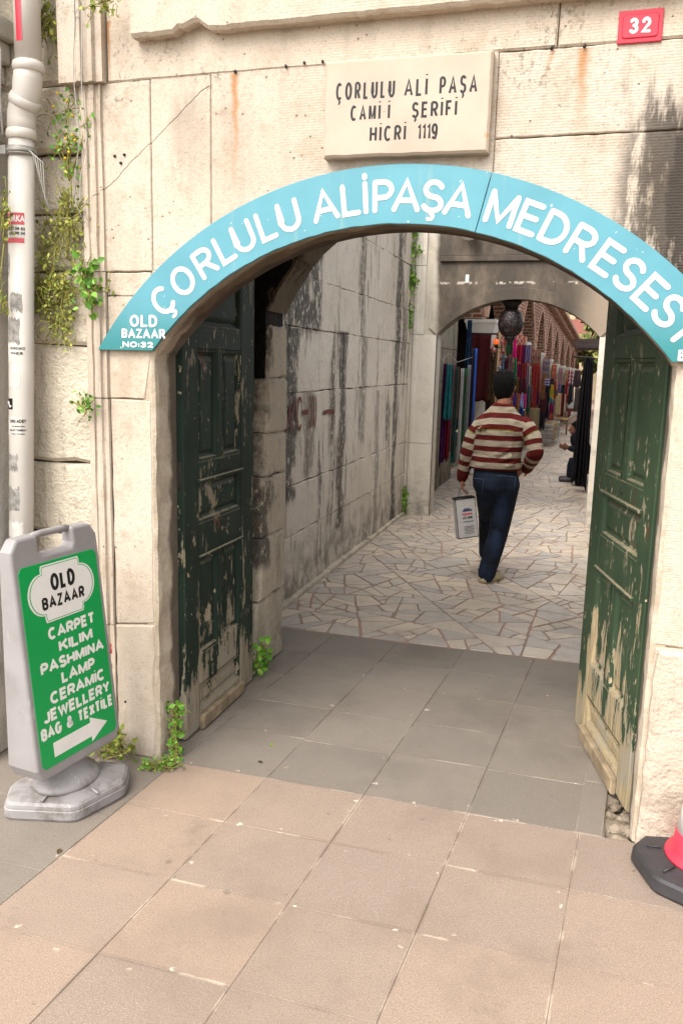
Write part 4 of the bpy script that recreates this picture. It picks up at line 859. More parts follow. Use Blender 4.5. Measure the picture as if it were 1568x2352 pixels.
q = MB(); q.lathe((ST.x-.012, ST.y, 0), [(.14, .085), (.138, .10), (.125, .116), (.09, .14), (.066, .17), (.06, .2), (.07, .24)], 32, sx=.88, sy=1.05); q.build('neck', M_PLAS, st)
ang = math.radians(8); dW = Vector((math.sin(ang), math.cos(ang), 0)); nW = Vector((math.cos(ang), -math.sin(ang), 0)); HZ0, HZ1, HW = .185, 1.10, .235
cS = Vector((ST.x-.010, ST.y-.005, 0))
def smap(u, v, w):   # u along the panel, v height, w out of the front face; the case is a tall wedge
    t = (v-HZ0)/(HZ1-HZ0); half = .078+(.028-.078)*t; lean = -.045*t+.01
    return cS+Vector((lean, 0, v))+dW*u+nW*(half+w)
def smapb(u, v, w): t = (v-HZ0)/(HZ1-HZ0); half = .078+(.028-.078)*t; return cS+Vector((-.045*t+.01, 0, v))+dW*u-nW*(half+w)
hw = HW
outl = [(-hw+.03, HZ0), (hw-.03, HZ0), (hw-.004, HZ0+.05), (hw-.012, HZ1-.045), (hw-.045, HZ1), (.085, HZ1+.004), (-.085, HZ1+.004), (-hw+.045, HZ1), (-hw+.012, HZ1-.045), (-hw+.004, HZ0+.05)]
hole = [(-.07, HZ1-.075), (.07, HZ1-.075), (.085, HZ1-.055), (.085, HZ1-.028), (-.085, HZ1-.028), (-.085, HZ1-.055)]
def case():
    q = MB(); bm = bmesh.new(); A = rounded([Vector(p) for p in outl], .012, 2)
    # face pieces: below the handle, two sides of it, the handle bar
    b0_, b1_ = HZ1-.078, HZ1-.026
    pieces = [[(-hw+.03, HZ0), (hw-.03, HZ0), (hw-.004, HZ0+.05), (hw-.0102, b0_), (.075, b0_), (-.075, b0_), (-hw+.0102, b0_), (-hw+.004, HZ0+.05)],
              [(-hw+.0102, b0_), (-.075, b0_), (-.088, b0_+.02), (-.088, b1_), (-.088, HZ1+.001), (-hw+.045, HZ1), (-hw+.012, HZ1-.045)],
              [(.075, b0_), (hw-.0102, b0_), (hw-.012, HZ1-.045), (hw-.045, HZ1), (.088, HZ1+.001), (.088, b1_), (.088, b0_+.02)]]
    vs = []; fs = []; key = {}
    def vid(p, side):
        k = (round(p[0], 4), round(p[1], 4), side)
        if k not in key: key[k] = len(vs); vs.append((smap if side else smapb)(p[0], p[1], 0))
        return key[k]
    edges = {}
    for P in pieces:
        fs.append([vid(p, 1) for p in P]); fs.append([vid(p, 0) for p in P][::-1])
        for i in range(len(P)): a, b = P[i], P[(i+1) % len(P)]; ka = (round(a[0], 4), round(a[1], 4)); kb = (round(b[0], 4), round(b[1], 4)); edges[(ka, kb)] = edges.get((ka, kb), 0)+1
    for (a, b) in edges:
        if (b, a) not in edges: fs.append([vid(a, 0), vid(b, 0), vid(b, 1), vid(a, 1)])
    q.add(vs, fs, .5); o = q.build('case', M_PLAS, st); md = o.modifiers.new('bevel', 'BEVEL'); md.width = .012; md.segments = 3; md.limit_method = 'ANGLE'; md.angle_limit = math.radians(40); return o
case()
q = MB(); q.tube([smap(-.095, HZ1-.008, -.028), smap(-.05, HZ1-.004, -.028), smap(.05, HZ1-.004, -.028), smap(.095, HZ1-.008, -.028)], .0135, 12); q.build('handle', M_PLAS, st)
PW, PZ0, PZ1 = .207, HZ0+.045, HZ1-.105
q = MB(); q.prism(rounded([Vector(p) for p in ((-PW+.014, PZ0), (PW-.014, PZ0), (PW, PZ0+.02), (PW-.004, PZ1-.02), (PW-.02, PZ1), (-PW+.02, PZ1), (-PW+.004, PZ1-.02), (-PW, PZ0+.02))], .004, 2), smap, -.002, .0022, .0008); q.build('green_panel', M_GREEN, st)
q = MB()
def emblem(s, w0, w1):
    cx_, cz_ = 0.0, PZ1-.119; P = []
    for sx, sz, seq in ((1, 1, 0), (-1, 1, 1), (-1, -1, 2), (1, -1, 3)):
        arc = [(.105+.075*math.cos(t), .082*math.sin(t)) for t in [i*math.pi/2/6 for i in range(7)]]
        qd = [(a_, b_) for a_, b_ in arc]+[(.105, .098), (.10, .112)] if True else arc
        qd = [(sx*a_, sz*b_) for a_, b_ in qd]; P += qd if seq % 2 == 0 else qd[::-1]
    q.prism([Vector((cx_+a_*s, cz_+b_*s)) for a_, b_ in P], smap, w0, w1)
emblem(.97, .0015, .0030); q.build('emblem_border', M_WHITE, st); q = MB(); emblem(.925, .0016, .0034); q.build('emblem_line', M_GREEN, st); q = MB(); emblem(.90, .0016, .0038); q.build('emblem', M_WHITE, st)
q = MB(); zt = lambda t: PZ1-(PZ1-PZ0)*t
write(q, 'OLD', smap, -.058, .070, zt(.150), .066, .0140, .0038, .0043, .10, False); write(q, 'BAZAAR', smap, -.112, .112, zt(.232), .048, .0105, .0038, .0043, .09, False); q.build('lettering', M_BLACK, st)
q = MB()
for t, c_, u0, u1 in (('CARPET', .385, .26, .87), ('KILIM', .463, .37, .815), ('PASHMINA', .542, .12, .95), ('LAMP', .62, .355, .80), ('CERAMİC', .70, .19, .92), ('JEWELLERY', .778, .08, .965), ('BAG & TEXTİLE', .857, .03, .985)):
    write(q, t, smap, -PW+2*PW*u0, -PW+2*PW*u1, zt(c_), .047, .0114, .0022, .0027, .06, False)
za = zt(.925); A = [(-.142, -.028), (.06, -.028), (.06, -.05), (.155, .0), (.06, .05), (.06, .028), (-.142, .028)]
q.prism([Vector((a, za+b)) for a, b in A], smap, .0015, .003); q.build('lettering', M_WHITE, st)
# ------------------------------------------------------------------ traffic cone
CN = Vector((.525, 2.885, 0)); tc = thing('traffic_cone', 'red and white traffic cone on a black rubber base by the right jamb', 'traffic cone', CN)
q = MB(); oc = [Vector((CN.x+.255*math.cos(math.radians(22.5+45*k+18))*(1 if k % 2 else .96), CN.y+.245*math.sin(math.radians(22.5+45*k+18)))) for k in range(8)]; rings = []
for sc, z in ((.97, 0), (1, .012), (.985, .05), (.95, .06), (.6, .072), (.5, .076)): rings.append([Vector((CN.x+(p.x-CN.x)*sc, CN.y+(p.y-CN.y)*sc, z)) for p in rounded(oc, .03)])
nn = len(rings[0]); q.add([p for r in rings for p in r], [(i*nn+j, i*nn+(j+1) % nn, (i+1)*nn+(j+1) % nn, (i+1)*nn+j) for i in range(len(rings)-1) for j in range(nn)]+[tuple(range(nn)), tuple((len(rings)-1)*nn+j for j in range(nn))])
for k in range(8):
    a = math.radians(45*k+18+22); q.tube([(CN.x+.15*math.cos(a), CN.y+.15*math.sin(a), .076), (CN.x+.2*math.cos(a), CN.y+.2*math.sin(a), .07)], .004, 6)
q.build('base', M_RUBBER, tc)
def band(z0, z1, mat, name, pr=None):
    q = MB(); rr = lambda z: .118-.10*(z-.09)/.66; q.lathe(CN, pr or [(rr(z0), z0), (rr(z1), z1)], 36); q.build(name, mat, tc)
band(0, 0, M_CONER, 'foot', [(.142, .074), (.140, .082), (.126, .09), (.118, .10), (.108, .168)]); band(.168, .33, M_WHITE, 'white_band', [(.1075, .168), (.084, .33)]); band(.33, .48, M_CONER, 'red_band', [(.084, .33), (.061, .48)]); band(.48, .6, M_WHITE, 'white_band', [(.061, .48), (.042, .6)]); band(.6, .72, M_CONER, 'tip', [(.042, .6), (.026, .71), (.02, .72)])
# ------------------------------------------------------------------ plants
def leaf(mb, p, n, up, L, W, blk):
    n = n.normalized(); up = (up-n*up.dot(n)).normalized(); s = up.cross(n)
    pts = [p, p+up*L*.35+s*W*.5+n*L*.06, p+up*L*.72+s*W*.36+n*L*.04, p+up*L-n*L*.05, p+up*L*.72-s*W*.36+n*L*.04, p+up*L*.35-s*W*.5+n*L*.06, p+up*L*.5-n*L*.03]
    mb.add(pts, [(0, 1, 6), (1, 2, 6), (2, 3, 6), (3, 4, 6), (4, 5, 6), (5, 0, 6)], blk)
def plant(name, label, cat, root, centres, n, L, mat=M_LEAF, stems=True, nrm=Vector((0, -1, 0)), group=None, flowers=0):
    """leaves scattered through a few ragged clumps (centre, rx, ry, rz), tied to the root by stems"""
    r = thing(name, label, cat, root, group); lv = MB(); sm = MB(); root = Vector(root); tot = sum(c[1]*c[3] for c in centres); fl_ = MB()
    for (c, rx, ry, rz) in centres:
        c = Vector(c)
        if stems:
            mid = root.lerp(c, .5)+Vector((rnd.uniform(-.02, .02), rnd.uniform(-.01, .0), 0)); sm.tube([root, mid, c], [.0035, .0025, .0015], 5)
        k = max(4, int(n*c_share(c, rx, rz, tot)))
        for i in range(k):
            a = rnd.gauss(0, .42), rnd.gauss(0, .45), rnd.gauss(0, .45); p = c+Vector((a[0]*rx, a[1]*ry, a[2]*rz))
            if i % 2 == 0: e = p+Vector((rnd.uniform(-.04, .04), rnd.uniform(-.015, .005), rnd.uniform(-.05, .05))); sm.tube([c.lerp(p, .3), p, e], [.002, .0016, .001], 4); p2 = e
            else: p2 = p
            d = nrm+Vector((rnd.gauss(0, .6), rnd.gauss(0, .4), rnd.gauss(0, .6))); sz = L*rnd.uniform(.55, 1.3)
            leaf(lv, p2, d, Vector((rnd.gauss(0, 1), rnd.gauss(0, .3), rnd.gauss(-.1, 1))), sz, sz*rnd.uniform(.55, .8), rnd.random())
            if flowers and rnd.random() < flowers: fl_.lathe(p+nrm*.01, [(.001, -.006), (.005, -.003), (.006, .003), (.001, .006)], 6)
    lv.build('leaves', mat, r, recalc=False); sm.build('stem', M_STEM, r)
    if flowers and fl_.v: fl_.build('flower', M_FLOWER, r)
    return r
def c_share(c, rx, rz, tot): return rx*rz/tot
WY = 3.02
def W(x, y, d=0): v = at(x, y, WY-d); return (v.x, v.y, v.z)
plant('creeper', 'thin yellow-green creeper trailing from the top of the rough wall beside the pipe bend', 'climbing plant', W(105, 20), [(W(95, 40), .05, .02, .12), (W(118, 45), .06, .02, .1), (W(98, 75), .04, .02, .1), (W(135, 80), .05, .02, .08)], 90, .022)
plant('creeper', 'small leafy sprig growing from the joint at the top of the gateway moulding', 'climbing plant', W(250, 0, .07), [(W(238, 8, .08), .05, .02, .04), (W(215, 12, .09), .04, .02, .03), (W(262, 4, .08), .04, .02, .03)], 46, .022)
plant('groundsel', 'slender yellow-flowered weed rising from the rough wall beside the pipe clamp', 'weed', W(160, 415), [(W(158, 250), .07, .03, .05), (W(200, 262), .04, .03, .05), (W(120, 265), .04, .03, .05), (W(160, 330), .09, .03, .07), (W(207, 300), .03, .03, .04), (W(130, 340), .05, .03, .05), (W(165, 380), .06, .03, .05)], 120, .02, M_LEAFB, flowers=.16)
plant('creeper', 'dense yellow-green creeper hanging in the middle of the rough wall', 'climbing plant', W(155, 440), [(W(150, 470), .08, .03, .09), (W(160, 520), .09, .04, .1), (W(130, 560), .11, .04, .12), (W(105, 520), .07, .03, .08), (W(165, 585), .06, .03, .06), (W(215, 510), .05, .02, .03), (W(165, 500), .13, .04, .16), (W(105, 590), .08, .03, .08)], 300, .017)
plant('creeper', 'largest bushy creeper clump hanging beside the end of the turquoise sign', 'climbing plant', W(150, 625), [(W(120, 645), .12, .04, .08), (W(155, 660), .12, .05, .08), (W(100, 670), .1, .04, .07), (W(135, 700), .1, .04, .09), (W(125, 745), .08, .04, .09), (W(160, 735), .06, .03, .06), (W(250, 665), .05, .02, .04), (W(85, 690), .12, .03, .08), (W(145, 780), .08, .03, .05)], 460, .0175)
plant('ivy', 'round-leaved green ivy tuft at the edge of the gateway moulding', 'climbing plant', W(190, 595), [(W(195, 620, .03), .06, .03, .05), (W(203, 660, .03), .06, .03, .08), (W(208, 690, .03), .05, .03, .05)], 90, .034, M_LEAFB)
plant('creeper', 'sparse creeper leaves behind the left edge of the pipe', 'climbing plant', at(10, 560, 2.86), [(at(8, 480, 2.86), .03, .02, .08), (at(12, 520, 2.86), .04, .02, .06), (at(8, 690, 2.86), .03, .02, .06)], 70, .018)
plant('weed', 'small fern-like tuft in the joint left of the gateway jamb', 'weed', W(205, 940, .03), [(W(202, 930, .04), .05, .02, .04)], 46, .02, M_LEAFB)
plant('weed', 'leafy vine climbing the foot of the left green door', 'weed', at(405, 1770, 3.05), [(at(405, 1640, 3.1), .03, .02, .06), (at(405, 1680, 3.09), .03, .02, .05), (at(405, 1720, 3.07), .03, .02, .05), (at(410, 1755, 3.05), .03, .02, .03)], 90, .032, M_LEAFB)
plant('weed', 'low bright green weed patch on the paving at the corner of the jamb', 'weed', at(375, 1775, 2.97), [((-1.66, 2.94, .02), .09, .05, .025), ((-1.62, 2.98, .025), .06, .04, .03)], 150, .016, M_LEAFB, False, Vector((0, -.5, 1)))
plant('weed', 'leafy weed behind the base of the green advertising stand', 'weed', (-1.93, 2.95, 0), [((-1.97, 2.95, .1), .1, .04, .08), ((-1.88, 2.97, .07), .08, .03, .06), ((-1.82, 2.98, .05), .05, .03, .04)], 170, .028, M_LEAF)
plant('weed', 'green weed at the foot of the inner arch jamb', 'weed', at(597, 1545, 4.06), [(at(597, 1505, 4.1), .06, .05, .05), (at(592, 1530, 4.06), .05, .05, .04), (at(600, 1490, 4.1), .03, .03, .04)], 60, .045, M_LEAFB)
for (x, y, rx, rz, lab) in ((948, 530, .05, .05, 'fern tuft high on the far passage corner, topmost of the four'), (945, 575, .08, .05, 'fern with a stray sprig in the second joint of the far passage corner'), (943, 645, .05, .1, 'long dark fern in the third joint of the far passage corner'), (934, 730, .05, .16, 'longest fern column just above the far portal springing'), (921, 1150, .06, .12, 'small green weed at the foot of the far portal pilaster')):
    c = at(x, y, 9.36); plant('fern', lab, 'fern', c+Vector((-.02, .03, 0)), [(c, rx*1.4, .05, rz*1.5)], 90 if rz < .1 else 150, .04, M_LEAFB, False)
# ------------------------------------------------------------------ alley beyond the portal
court_wall('alley_wall', 'dark stained alley wall where the scarves hang', -1.98, 1, 9.74, 12.9, 3.3, M_ALLEY)
LA, LB = -1.72, .06
LX = lambda Y: LA+LB*(Y-12.5)
bz = thing('bazaar_arcade', 'long brick arcade of the old bazaar with pale capitals stepping away', 'building', (LX(13), 13, 0))
ld = Vector((LB, 1, 0)).normalized(); lnr = Vector((ld.y, -ld.x, 0))
def amap(s, v, w): return Vector((LX(13), 13, 0))+ld*s+lnr*w+Vector((0, 0, v))
ZT = lambda s: 4.25-.085*s*ld.y
colY = [13.55, 17.5, 20.1, 22.2, 24.0, 26.0, 28.0, 30.0, 32.0]; colZ = [2.5, 2.28, 2.12, 2.0, 1.9, 1.86, 1.83, 1.8, 1.78]
def mat_brick():
    m = Mat('red_brick', .9, .2); x, y, z = m.xyz(); uvw = m.n('CombineXYZ', {0: m.mth('ADD', y, x), 1: z}).outputs[0]
    b = m.n('TexBrick', {'Vector': uvw, 'Color1': lin('#7a4a38'), 'Color2': lin('#8d5b46'), 'Mortar': lin('#b39c88'), 'Scale': 1, 'Mortar Size': .012, 'Brick Width': .22, 'Row Height': .07}); c = m.mix(m.mul(m.mr(m.noise(3, m.sv((1, 1, .3))), .5, .7), .6), b.outputs[0], lin('#54382c')); m.color(c); m.bump(b.outputs['Fac'], -.4, .01); return m.m
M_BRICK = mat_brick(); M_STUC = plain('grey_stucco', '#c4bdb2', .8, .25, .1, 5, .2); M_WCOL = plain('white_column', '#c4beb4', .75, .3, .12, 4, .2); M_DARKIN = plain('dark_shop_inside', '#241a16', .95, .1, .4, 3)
q = MB(); tops = colZ
edges_s = [(y-13)/ld.y for y in colY]
edges_s = [edges_s[0]-2.2]+edges_s+[edges_s[-1]+2.5]; cz = [2.55]+colZ+[1.76]
for i in range(len(edges_s)-1):
    s0, s1 = edges_s[i]+.16, edges_s[i+1]-.16; zb0, zb1 = cz[i]+.02, cz[i+1]+.02; hw_ = (s1-s0)/2; cs = (s0+s1)/2; nA = 12; up = []
    for k in range(nA+1):
        t = -1+2*k/nA; z = (zb0+zb1)/2+(.72*(ZT(cs)-(zb0+zb1)/2))*(1-abs(t)**1.7)**.8+(zb1-zb0)/2*t; up.append((cs+t*hw_, z))
    for k in range(nA):
        a, b = up[k], up[k+1]; vs = [amap(a[0], a[1], 0), amap(b[0], b[1], 0), amap(b[0], ZT(b[0]), 0), amap(a[0], ZT(a[0]), 0), amap(a[0], a[1], -.45), amap(b[0], b[1], -.45)]; q.add(vs, [(0, 1, 2, 3), (0, 1, 5, 4)], .5)
    e = edges_s[i+1]; z = cz[i+1]+.02
    if i < len(edges_s)-2: q.add([amap(e-.16, z, 0), amap(e+.16, z, 0), amap(e+.16, ZT(e+.16), 0), amap(e-.16, ZT(e-.16), 0), amap(e-.16, z, -.4), amap(e+.16, z, -.4)], [(0, 1, 2, 3), (0, 1, 5, 4)], .5)
q.build('brick_wall', M_BRICK, bz, recalc=False)
M_VOUS = plain('pale_arch_band', '#a3806c', .85, .2, .25, 8); q = MB()
for i in range(len(edges_s)-1):   # lighter brick edging of each arch
    s0, s1 = edges_s[i]+.16, edges_s[i+1]-.16; hw_ = (s1-s0)/2; cs = (s0+s1)/2; zb0, zb1 = cz[i]+.02, cz[i+1]+.02
    for k in range(24):
        def pt(t, o): return (cs+t*(hw_+o), (zb0+zb1)/2+(.72*(ZT(cs)-(zb0+zb1)/2)+o)*(1-abs(t)**1.7)**.8+(zb1-zb0)/2*t)
        t0, t1 = -1+2*k/24+.006, -1+2*(k+1)/24-.006; a, b, c, d = pt(t0, -.01), pt(t1, -.01), pt(t1, .14), pt(t0, .14)
        q.prism([Vector(p) for p in (a, b, c, d)], amap, -.02, .03, 0)
q.build('arch_band', M_VOUS, bz)
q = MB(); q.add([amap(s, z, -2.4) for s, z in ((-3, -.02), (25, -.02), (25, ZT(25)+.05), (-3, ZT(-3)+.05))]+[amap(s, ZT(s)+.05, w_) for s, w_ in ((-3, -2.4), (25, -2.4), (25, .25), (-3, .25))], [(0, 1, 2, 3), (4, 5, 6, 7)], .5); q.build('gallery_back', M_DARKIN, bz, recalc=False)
q = MB(); q.prism([Vector(p) for p in ((-3, ZT(-3)), (25, ZT(25)), (25, ZT(25)+.11), (-3, ZT(-3)+.11))], amap, -.1, .28, .01)
for k in range(110): q.prism([Vector(p) for p in ((-2.6+k*.25, ZT(-2.6+k*.25)-.13), (-2.48+k*.25, ZT(-2.48+k*.25)-.13), (-2.48+k*.25, ZT(-2.48+k*.25)-.001), (-2.6+k*.25, ZT(-2.6+k*.25)-.001))], amap, .001, .16)
q.build('eave', M_VOUS, bz)
for y, z in zip(colY, colZ):
    s_ = (y-13)/ld.y; big = y < 14; k = 1.0; h = .46 if big else .42
    q = MB(); q.lathe(amap(s_, 0, -.02), [(.13, .0), (.13, .05), (.105, .09), (.10, z-h-.1), (.12, z-h-.08), (.12, z-h)], 16); c_ = q.build('column', M_WCOL, bz)
    q = MB(); rr = [(.13, z-h), (.14, z-h+.05), (.155, z-h+.08), (.24, z-.06), (.25, z-.055), (.25, z)]; vs = []; 
    for hw_, zz in rr: vs += [amap(s_-hw_, zz, -.02+hw_), amap(s_+hw_, zz, -.02+hw_), amap(s_+hw_, zz, -.02-hw_), amap(s_-hw_, zz, -.02-hw_)]
    q.add(vs, [(i*4+j, i*4+(j+1) % 4, (i+1)*4+(j+1) % 4, (i+1)*4+j) for i in range(5) for j in range(4)]+[(0, 1, 2, 3), (20, 21, 22, 23)], .5); q.build('capital', M_STUC, c_)
q = MB(); q.prism([Vector(p) for p in ((.5, -.01), (25, -.01), (25, .10), (.5, .10))], amap, -.3, .14, .01); q.build('plinth', M_PORTAL, bz)
# far end: house, trees, sky gap
fh = thing('far_house', 'cream house with a railing and a red tiled lean-to roof beyond the arcade', 'house', (2, 52, 0)); q = MB(); q.b2(-4, 9, 52, 58, 0, 9, 0); q.build('wall', plain('cream_plaster', '#b5a284', .9, .2, .1, 1), fh)
for x in (-.8, 1.2, 3.2):
    for z in (3.2, 6.2): q = MB(); q.b2(x, x+.9, 51.95, 52.1, z, z+1.4, .02); q.build('window', plain('dark_window', '#3d3a36', .2, .5, .1), fh)
q = MB(); q.b2(-1, 4, 51.2, 51.25, 5.6, 5.66); [q.b2(-1+.25*k, -.95+.25*k, 51.2, 51.24, 4.9, 5.6) for k in range(20)]; q.b2(-1, 4, 51.1, 52, 4.78, 4.9); q.build('balcony_railing', M_WHITE, fh)
q = MB(); q.add([(-1.5, 44, 3.1), (3, 44, 3.1), (3, 50, 4.6), (-1.5, 50, 4.6)], [(0, 1, 2, 3)]); q.b2(1.2, 3, 44.2, 50, 0, 3.05); q.build('lean_to', plain('red_tiles', '#7a4a40', .85, .2, .2, 8), fh)
def tree(label, x, y, h, cr, n, mat):
    r = thing('tree', label, 'tree', (x, y, 0), 'trees beyond the arcade'); q = MB(); q.tube([(x, y, 0), (x+.15, y, h*.45), (x-.1, y, h*.8)], [.2, .15, .06], 8)
    cl = [(x+rnd.gauss(0, cr*.5), y+rnd.gauss(0, cr*.5), h*.75+rnd.gauss(0, cr*.45)) for k in range(26)]
    for c in cl[:8]: q.tube([(x, y, h*.5), ((x+c[0])/2, (y+c[1])/2, h*.62), c], [.07, .05, .02], 5)
    q.build('trunk', M_STEM, r); q = MB()
    for k in range(n):
        c = Vector(rnd.choice(cl)); d = Vector((rnd.gauss(0, 1), rnd.gauss(0, 1), rnd.gauss(0, 1))); leaf(q, c+d*cr*.14, Vector((rnd.gauss(0, 1), rnd.gauss(-.5, 1), rnd.gauss(.4, 1))), Vector((rnd.gauss(0, 1), rnd.gauss(0, 1), rnd.gauss(0, 1))), .34, .22, rnd.random())
    q.build('crown', mat, r, recalc=False)
M_TREE = mat_leaf('tree_leaf', '#39421a', '#5c6230', '#8f8a4a')
tp = at(1350, 745, 40); tree('leafy tree filling the gap between the arcade eave and the portal arch', tp.x+1.0, 40, 6.2, 1.5, 2600, M_TREE)
tp = at(1352, 800, 34); tree('lower bushy tree above the clothes racks', tp.x+.9, 34, 3.6, 1.2, 1800, M_TREE)
# right side of the alley: a plain shop wall behind the hanging clothes
rs = thing('shop_wall', 'plain shop wall on the right of the alley behind the hanging coats', 'wall', (.6, 14, 0)); q = MB(); q.b2(.42, .8, 9.74, 16, 0, 2.3)
vs = [(.42, 16, 0), (1.9, 33, 0), (1.9, 33, 2.6), (.42, 16, 2.3), (.9, 16, 0), (2.4, 33, 0), (2.4, 33, 2.2), (.9, 16, 2.3)]; q.add(vs, [(0, 1, 2, 3), (4, 5, 6, 7), (3, 2, 6, 7), (1, 5, 6, 2), (0, 4, 7, 3)]); q.build('wall', M_ALLEY, rs)
# ------------------------------------------------------------------ textiles
def cloth(name, label, cat, p0, p1, length, cols, mode='plain', n=6, folds=3, amp=.02, flare=1.0, depth=Vector((0, -1, 0)), group=None, parts=(), fringe=None, gather=0.0, sag=0.0, ragged=.03):
    """cloth hung from the line p0-p1, falling length metres in soft folds"""
    p0, p1 = Vector(p0), Vector(p1); mid = (p0+p1)/2; r = MB(); r.uv = []; nu, nv = max(8, folds*6), 14; ph = rnd.uniform(0, 6); ph2 = rnd.uniform(0, 6)
    for j in range(nv+1):
        v = j/nv
        for i in range(nu+1):
            u = i/nu; wd = (1+(flare-1)*v); p = mid+(p1-p0)*(u-.5)*wd; a = amp*(.35+.65*v)
            wd2 = (1-gather*(1-v)**2); p = mid+(p1-p0)*(u-.5)*wd*wd2; o = a*math.sin(u*folds*2*math.pi+ph+.8*v)+a*.5*math.sin(u*folds*4.7+ph2+2*v); p = p+depth*o+Vector((0, 0, -length*v*(1+ragged*math.sin(u*4.5+ph)+ragged*.5*math.sin(u*11+ph2))+sag*math.sin(math.pi*u)*-1*(1-v)))
            r.v.append(p); r.blk.append(.5); r.uv.append((u, v))
    for j in range(nv):
        for i in range(nu): r.f.append((j*(nu+1)+i, j*(nu+1)+i+1, (j+1)*(nu+1)+i+1, (j+1)*(nu+1)+i)); r.sm.append(True)
    o = r.build(name, mat_cloth(name+'_fabric', cols, mode, n), recalc=False); md = o.modifiers.new('thickness', 'SOLIDIFY'); md.thickness = .005
    if label: tag(o, label, cat, group)
    if fringe:
        f = MB()
        for i in range(int(nu*1.5)):
            a = r.v[nv*(nu+1)+min(nu, int(i/1.5))]+Vector((rnd.uniform(-.006, .006), 0, 0)); f.tube([a, a+Vector((rnd.uniform(-.01, .01), -.004, -.05))], .004, 4)
        f.build('fringe', plain('fringe_yarn', fringe, .9, .1), o)
    return o
def hang(name, label, cat, x0, y0, x1, y1, Y, cols, mode='plain', n=6, folds=2, amp=.025, flare=1.0, group=None, fringe=None, gather=0.0, ragged=.03):
    a, b = at(x0, y0, Y), at(x1, y0, Y); L = a.z-at((x0+x1)/2, y1, Y).z; return cloth(name, label, cat, a, (b.x, b.y, a.z), L, cols, mode, n, folds, amp, flare, group=group, fringe=fringe, gather=gather, ragged=ragged)
SG = 'scarves hung along the alley wall'
def wscarf(label, ya, yb, z, L, cols, mode='plain', n=6, x=-1.86, folds=3, amp=.03, flare=1.1, fringe=None):
    return cloth('scarf', label, 'scarf', (x, ya, z), (x+.03, yb, z), L, cols, mode, n, folds, amp, flare, Vector((1, 0, 0)), SG, fringe=fringe)
def sc_(lab, x0, x1, yt, yb, Y, cols, mode='plain', n=6, flare=1.2, fringe=None, folds=2):
    return hang('scarf', lab, 'scarf', x0, yt, x1, yb, Y, cols, mode, n, folds, .03, flare, SG, fringe)
sc_('orange and yellow banded scarf nearest the portal', 1001, 1008, 800, 1000, 10.3, ['#b0622c', '#a8843c', '#b0622c', '#a8843c'], 'h', 14, 1.6)
sc_('blue scarf with a turquoise fringe beside the orange one', 995, 1003, 860, 1030, 10.1, ['#2f4f78', '#3a5a80'], 'plain', 6, 1.9, '#2f8a9a')
sc_('long purple scarf behind the teal one', 1019, 1027, 835, 1066, 10.9, ['#3a1440', '#4a1a52'], 'plain', 6, 1.5)
sc_('crimson scarf reaching lowest on the alley wall', 1026, 1036, 900, 1055, 10.95, ['#6a1024', '#5a0e1e'], 'plain', 6, 1.2)
sc_('teal scarf knotted at its lower end', 1026, 1038, 837, 962, 10.8, ['#1f5f66', '#2a7076'], 'plain', 6, 1.6)
sc_('grey and red checked shawl behind the teal scarf', 1036, 1048, 838, 1035, 11.1, ['#5a5a58', '#6a3434', '#4a4c4a'], 'plaid', 4, 1.1)
sc_('dark green shawl with a fringe', 1044, 1052, 842, 1060, 11.2, ['#1c3a34', '#24463e'], 'plain', 6, 1.3, '#2a6a5c')
sc_('rust brown narrow scarf before the barred white shawl', 1050, 1056, 843, 960, 11.3, ['#5e3a24', '#4a2e20'], 'plain')
sc_('white shawl with black bars', 1059, 1066, 846, 1050, 11.4, ['#a8a6a6', '#1e1e20', '#9a9898', '#a8a6a6', '#1e1e20', '#9c9a9a'], 'v', 6, 1.0)
sc_('olive green scarf beside the barred white shawl', 1067, 1074, 846, 1045, 11.5, ['#3d4a34', '#2c5a3a'], 'plain', 6, 1.1)
sc_('white and maroon patterned scarf beside the olive green one', 1074, 1082, 838, 1005, 11.6, ['#8a8890', '#4a2a36', '#6a6a74'], 'rug', 9, .9)
sc_('dark shawl with a bright blue edge', 1082, 1095, 800, 1010, 11.7, ['#22222a', '#2a2a34', '#22242e', '#2a52a8'], 'v', 4, 1.1)
ln_ = MB(); ln_.tube([at(1030, 812, 11.0), at(1050, 832, 11.2), at(1085, 820, 11.7)], .004, 5); ln_.tube([at(1000, 790, 10.2), at(1016, 828, 10.6), at(1030, 812, 11.0)], .003, 5); tag(ln_.build('clothes_line', M_WIRE), 'sagging cord that carries the scarves', 'cord')
hang('blue_drape', 'deep blue drape beside the hanging carpet', 'drape', 1074, 735, 1084, 900, 12.6, ['#16203a', '#1e3a52'], 'plain', 6, 2, .02, 1.6)
hang('carpet', 'large dark red carpet hanging below the first capital', 'carpet', 1082, 768, 1128, 925, 12.9, ['#3a1010', '#2a0a0c', '#521a16', '#401412'], 'rug', 7, 2, .02, .95)
q = MB(); p = at(1108, 768, 12.95); q.tube([(p.x-.22, p.y, p.z+.01), (p.x+.22, p.y, p.z+.01)], .014, 8); tag(q.build('carpet_rail', M_IRON), 'iron rail above the dark red carpet', 'rail')
hang('kilim', 'brown and gold kilim behind the walking man, left of his head', 'carpet', 1122, 800, 1140, 925, 13.3, ['#241812', '#5a4424', '#3a1a14', '#6a5a34'], 'rug', 8, 2, .02, 1.2)
LG = 'mosaic lamps hung in a cluster'; M_BRASS = plain('worn_brass', '#8f7448', .45, .5, .2, 20, 0, .3)
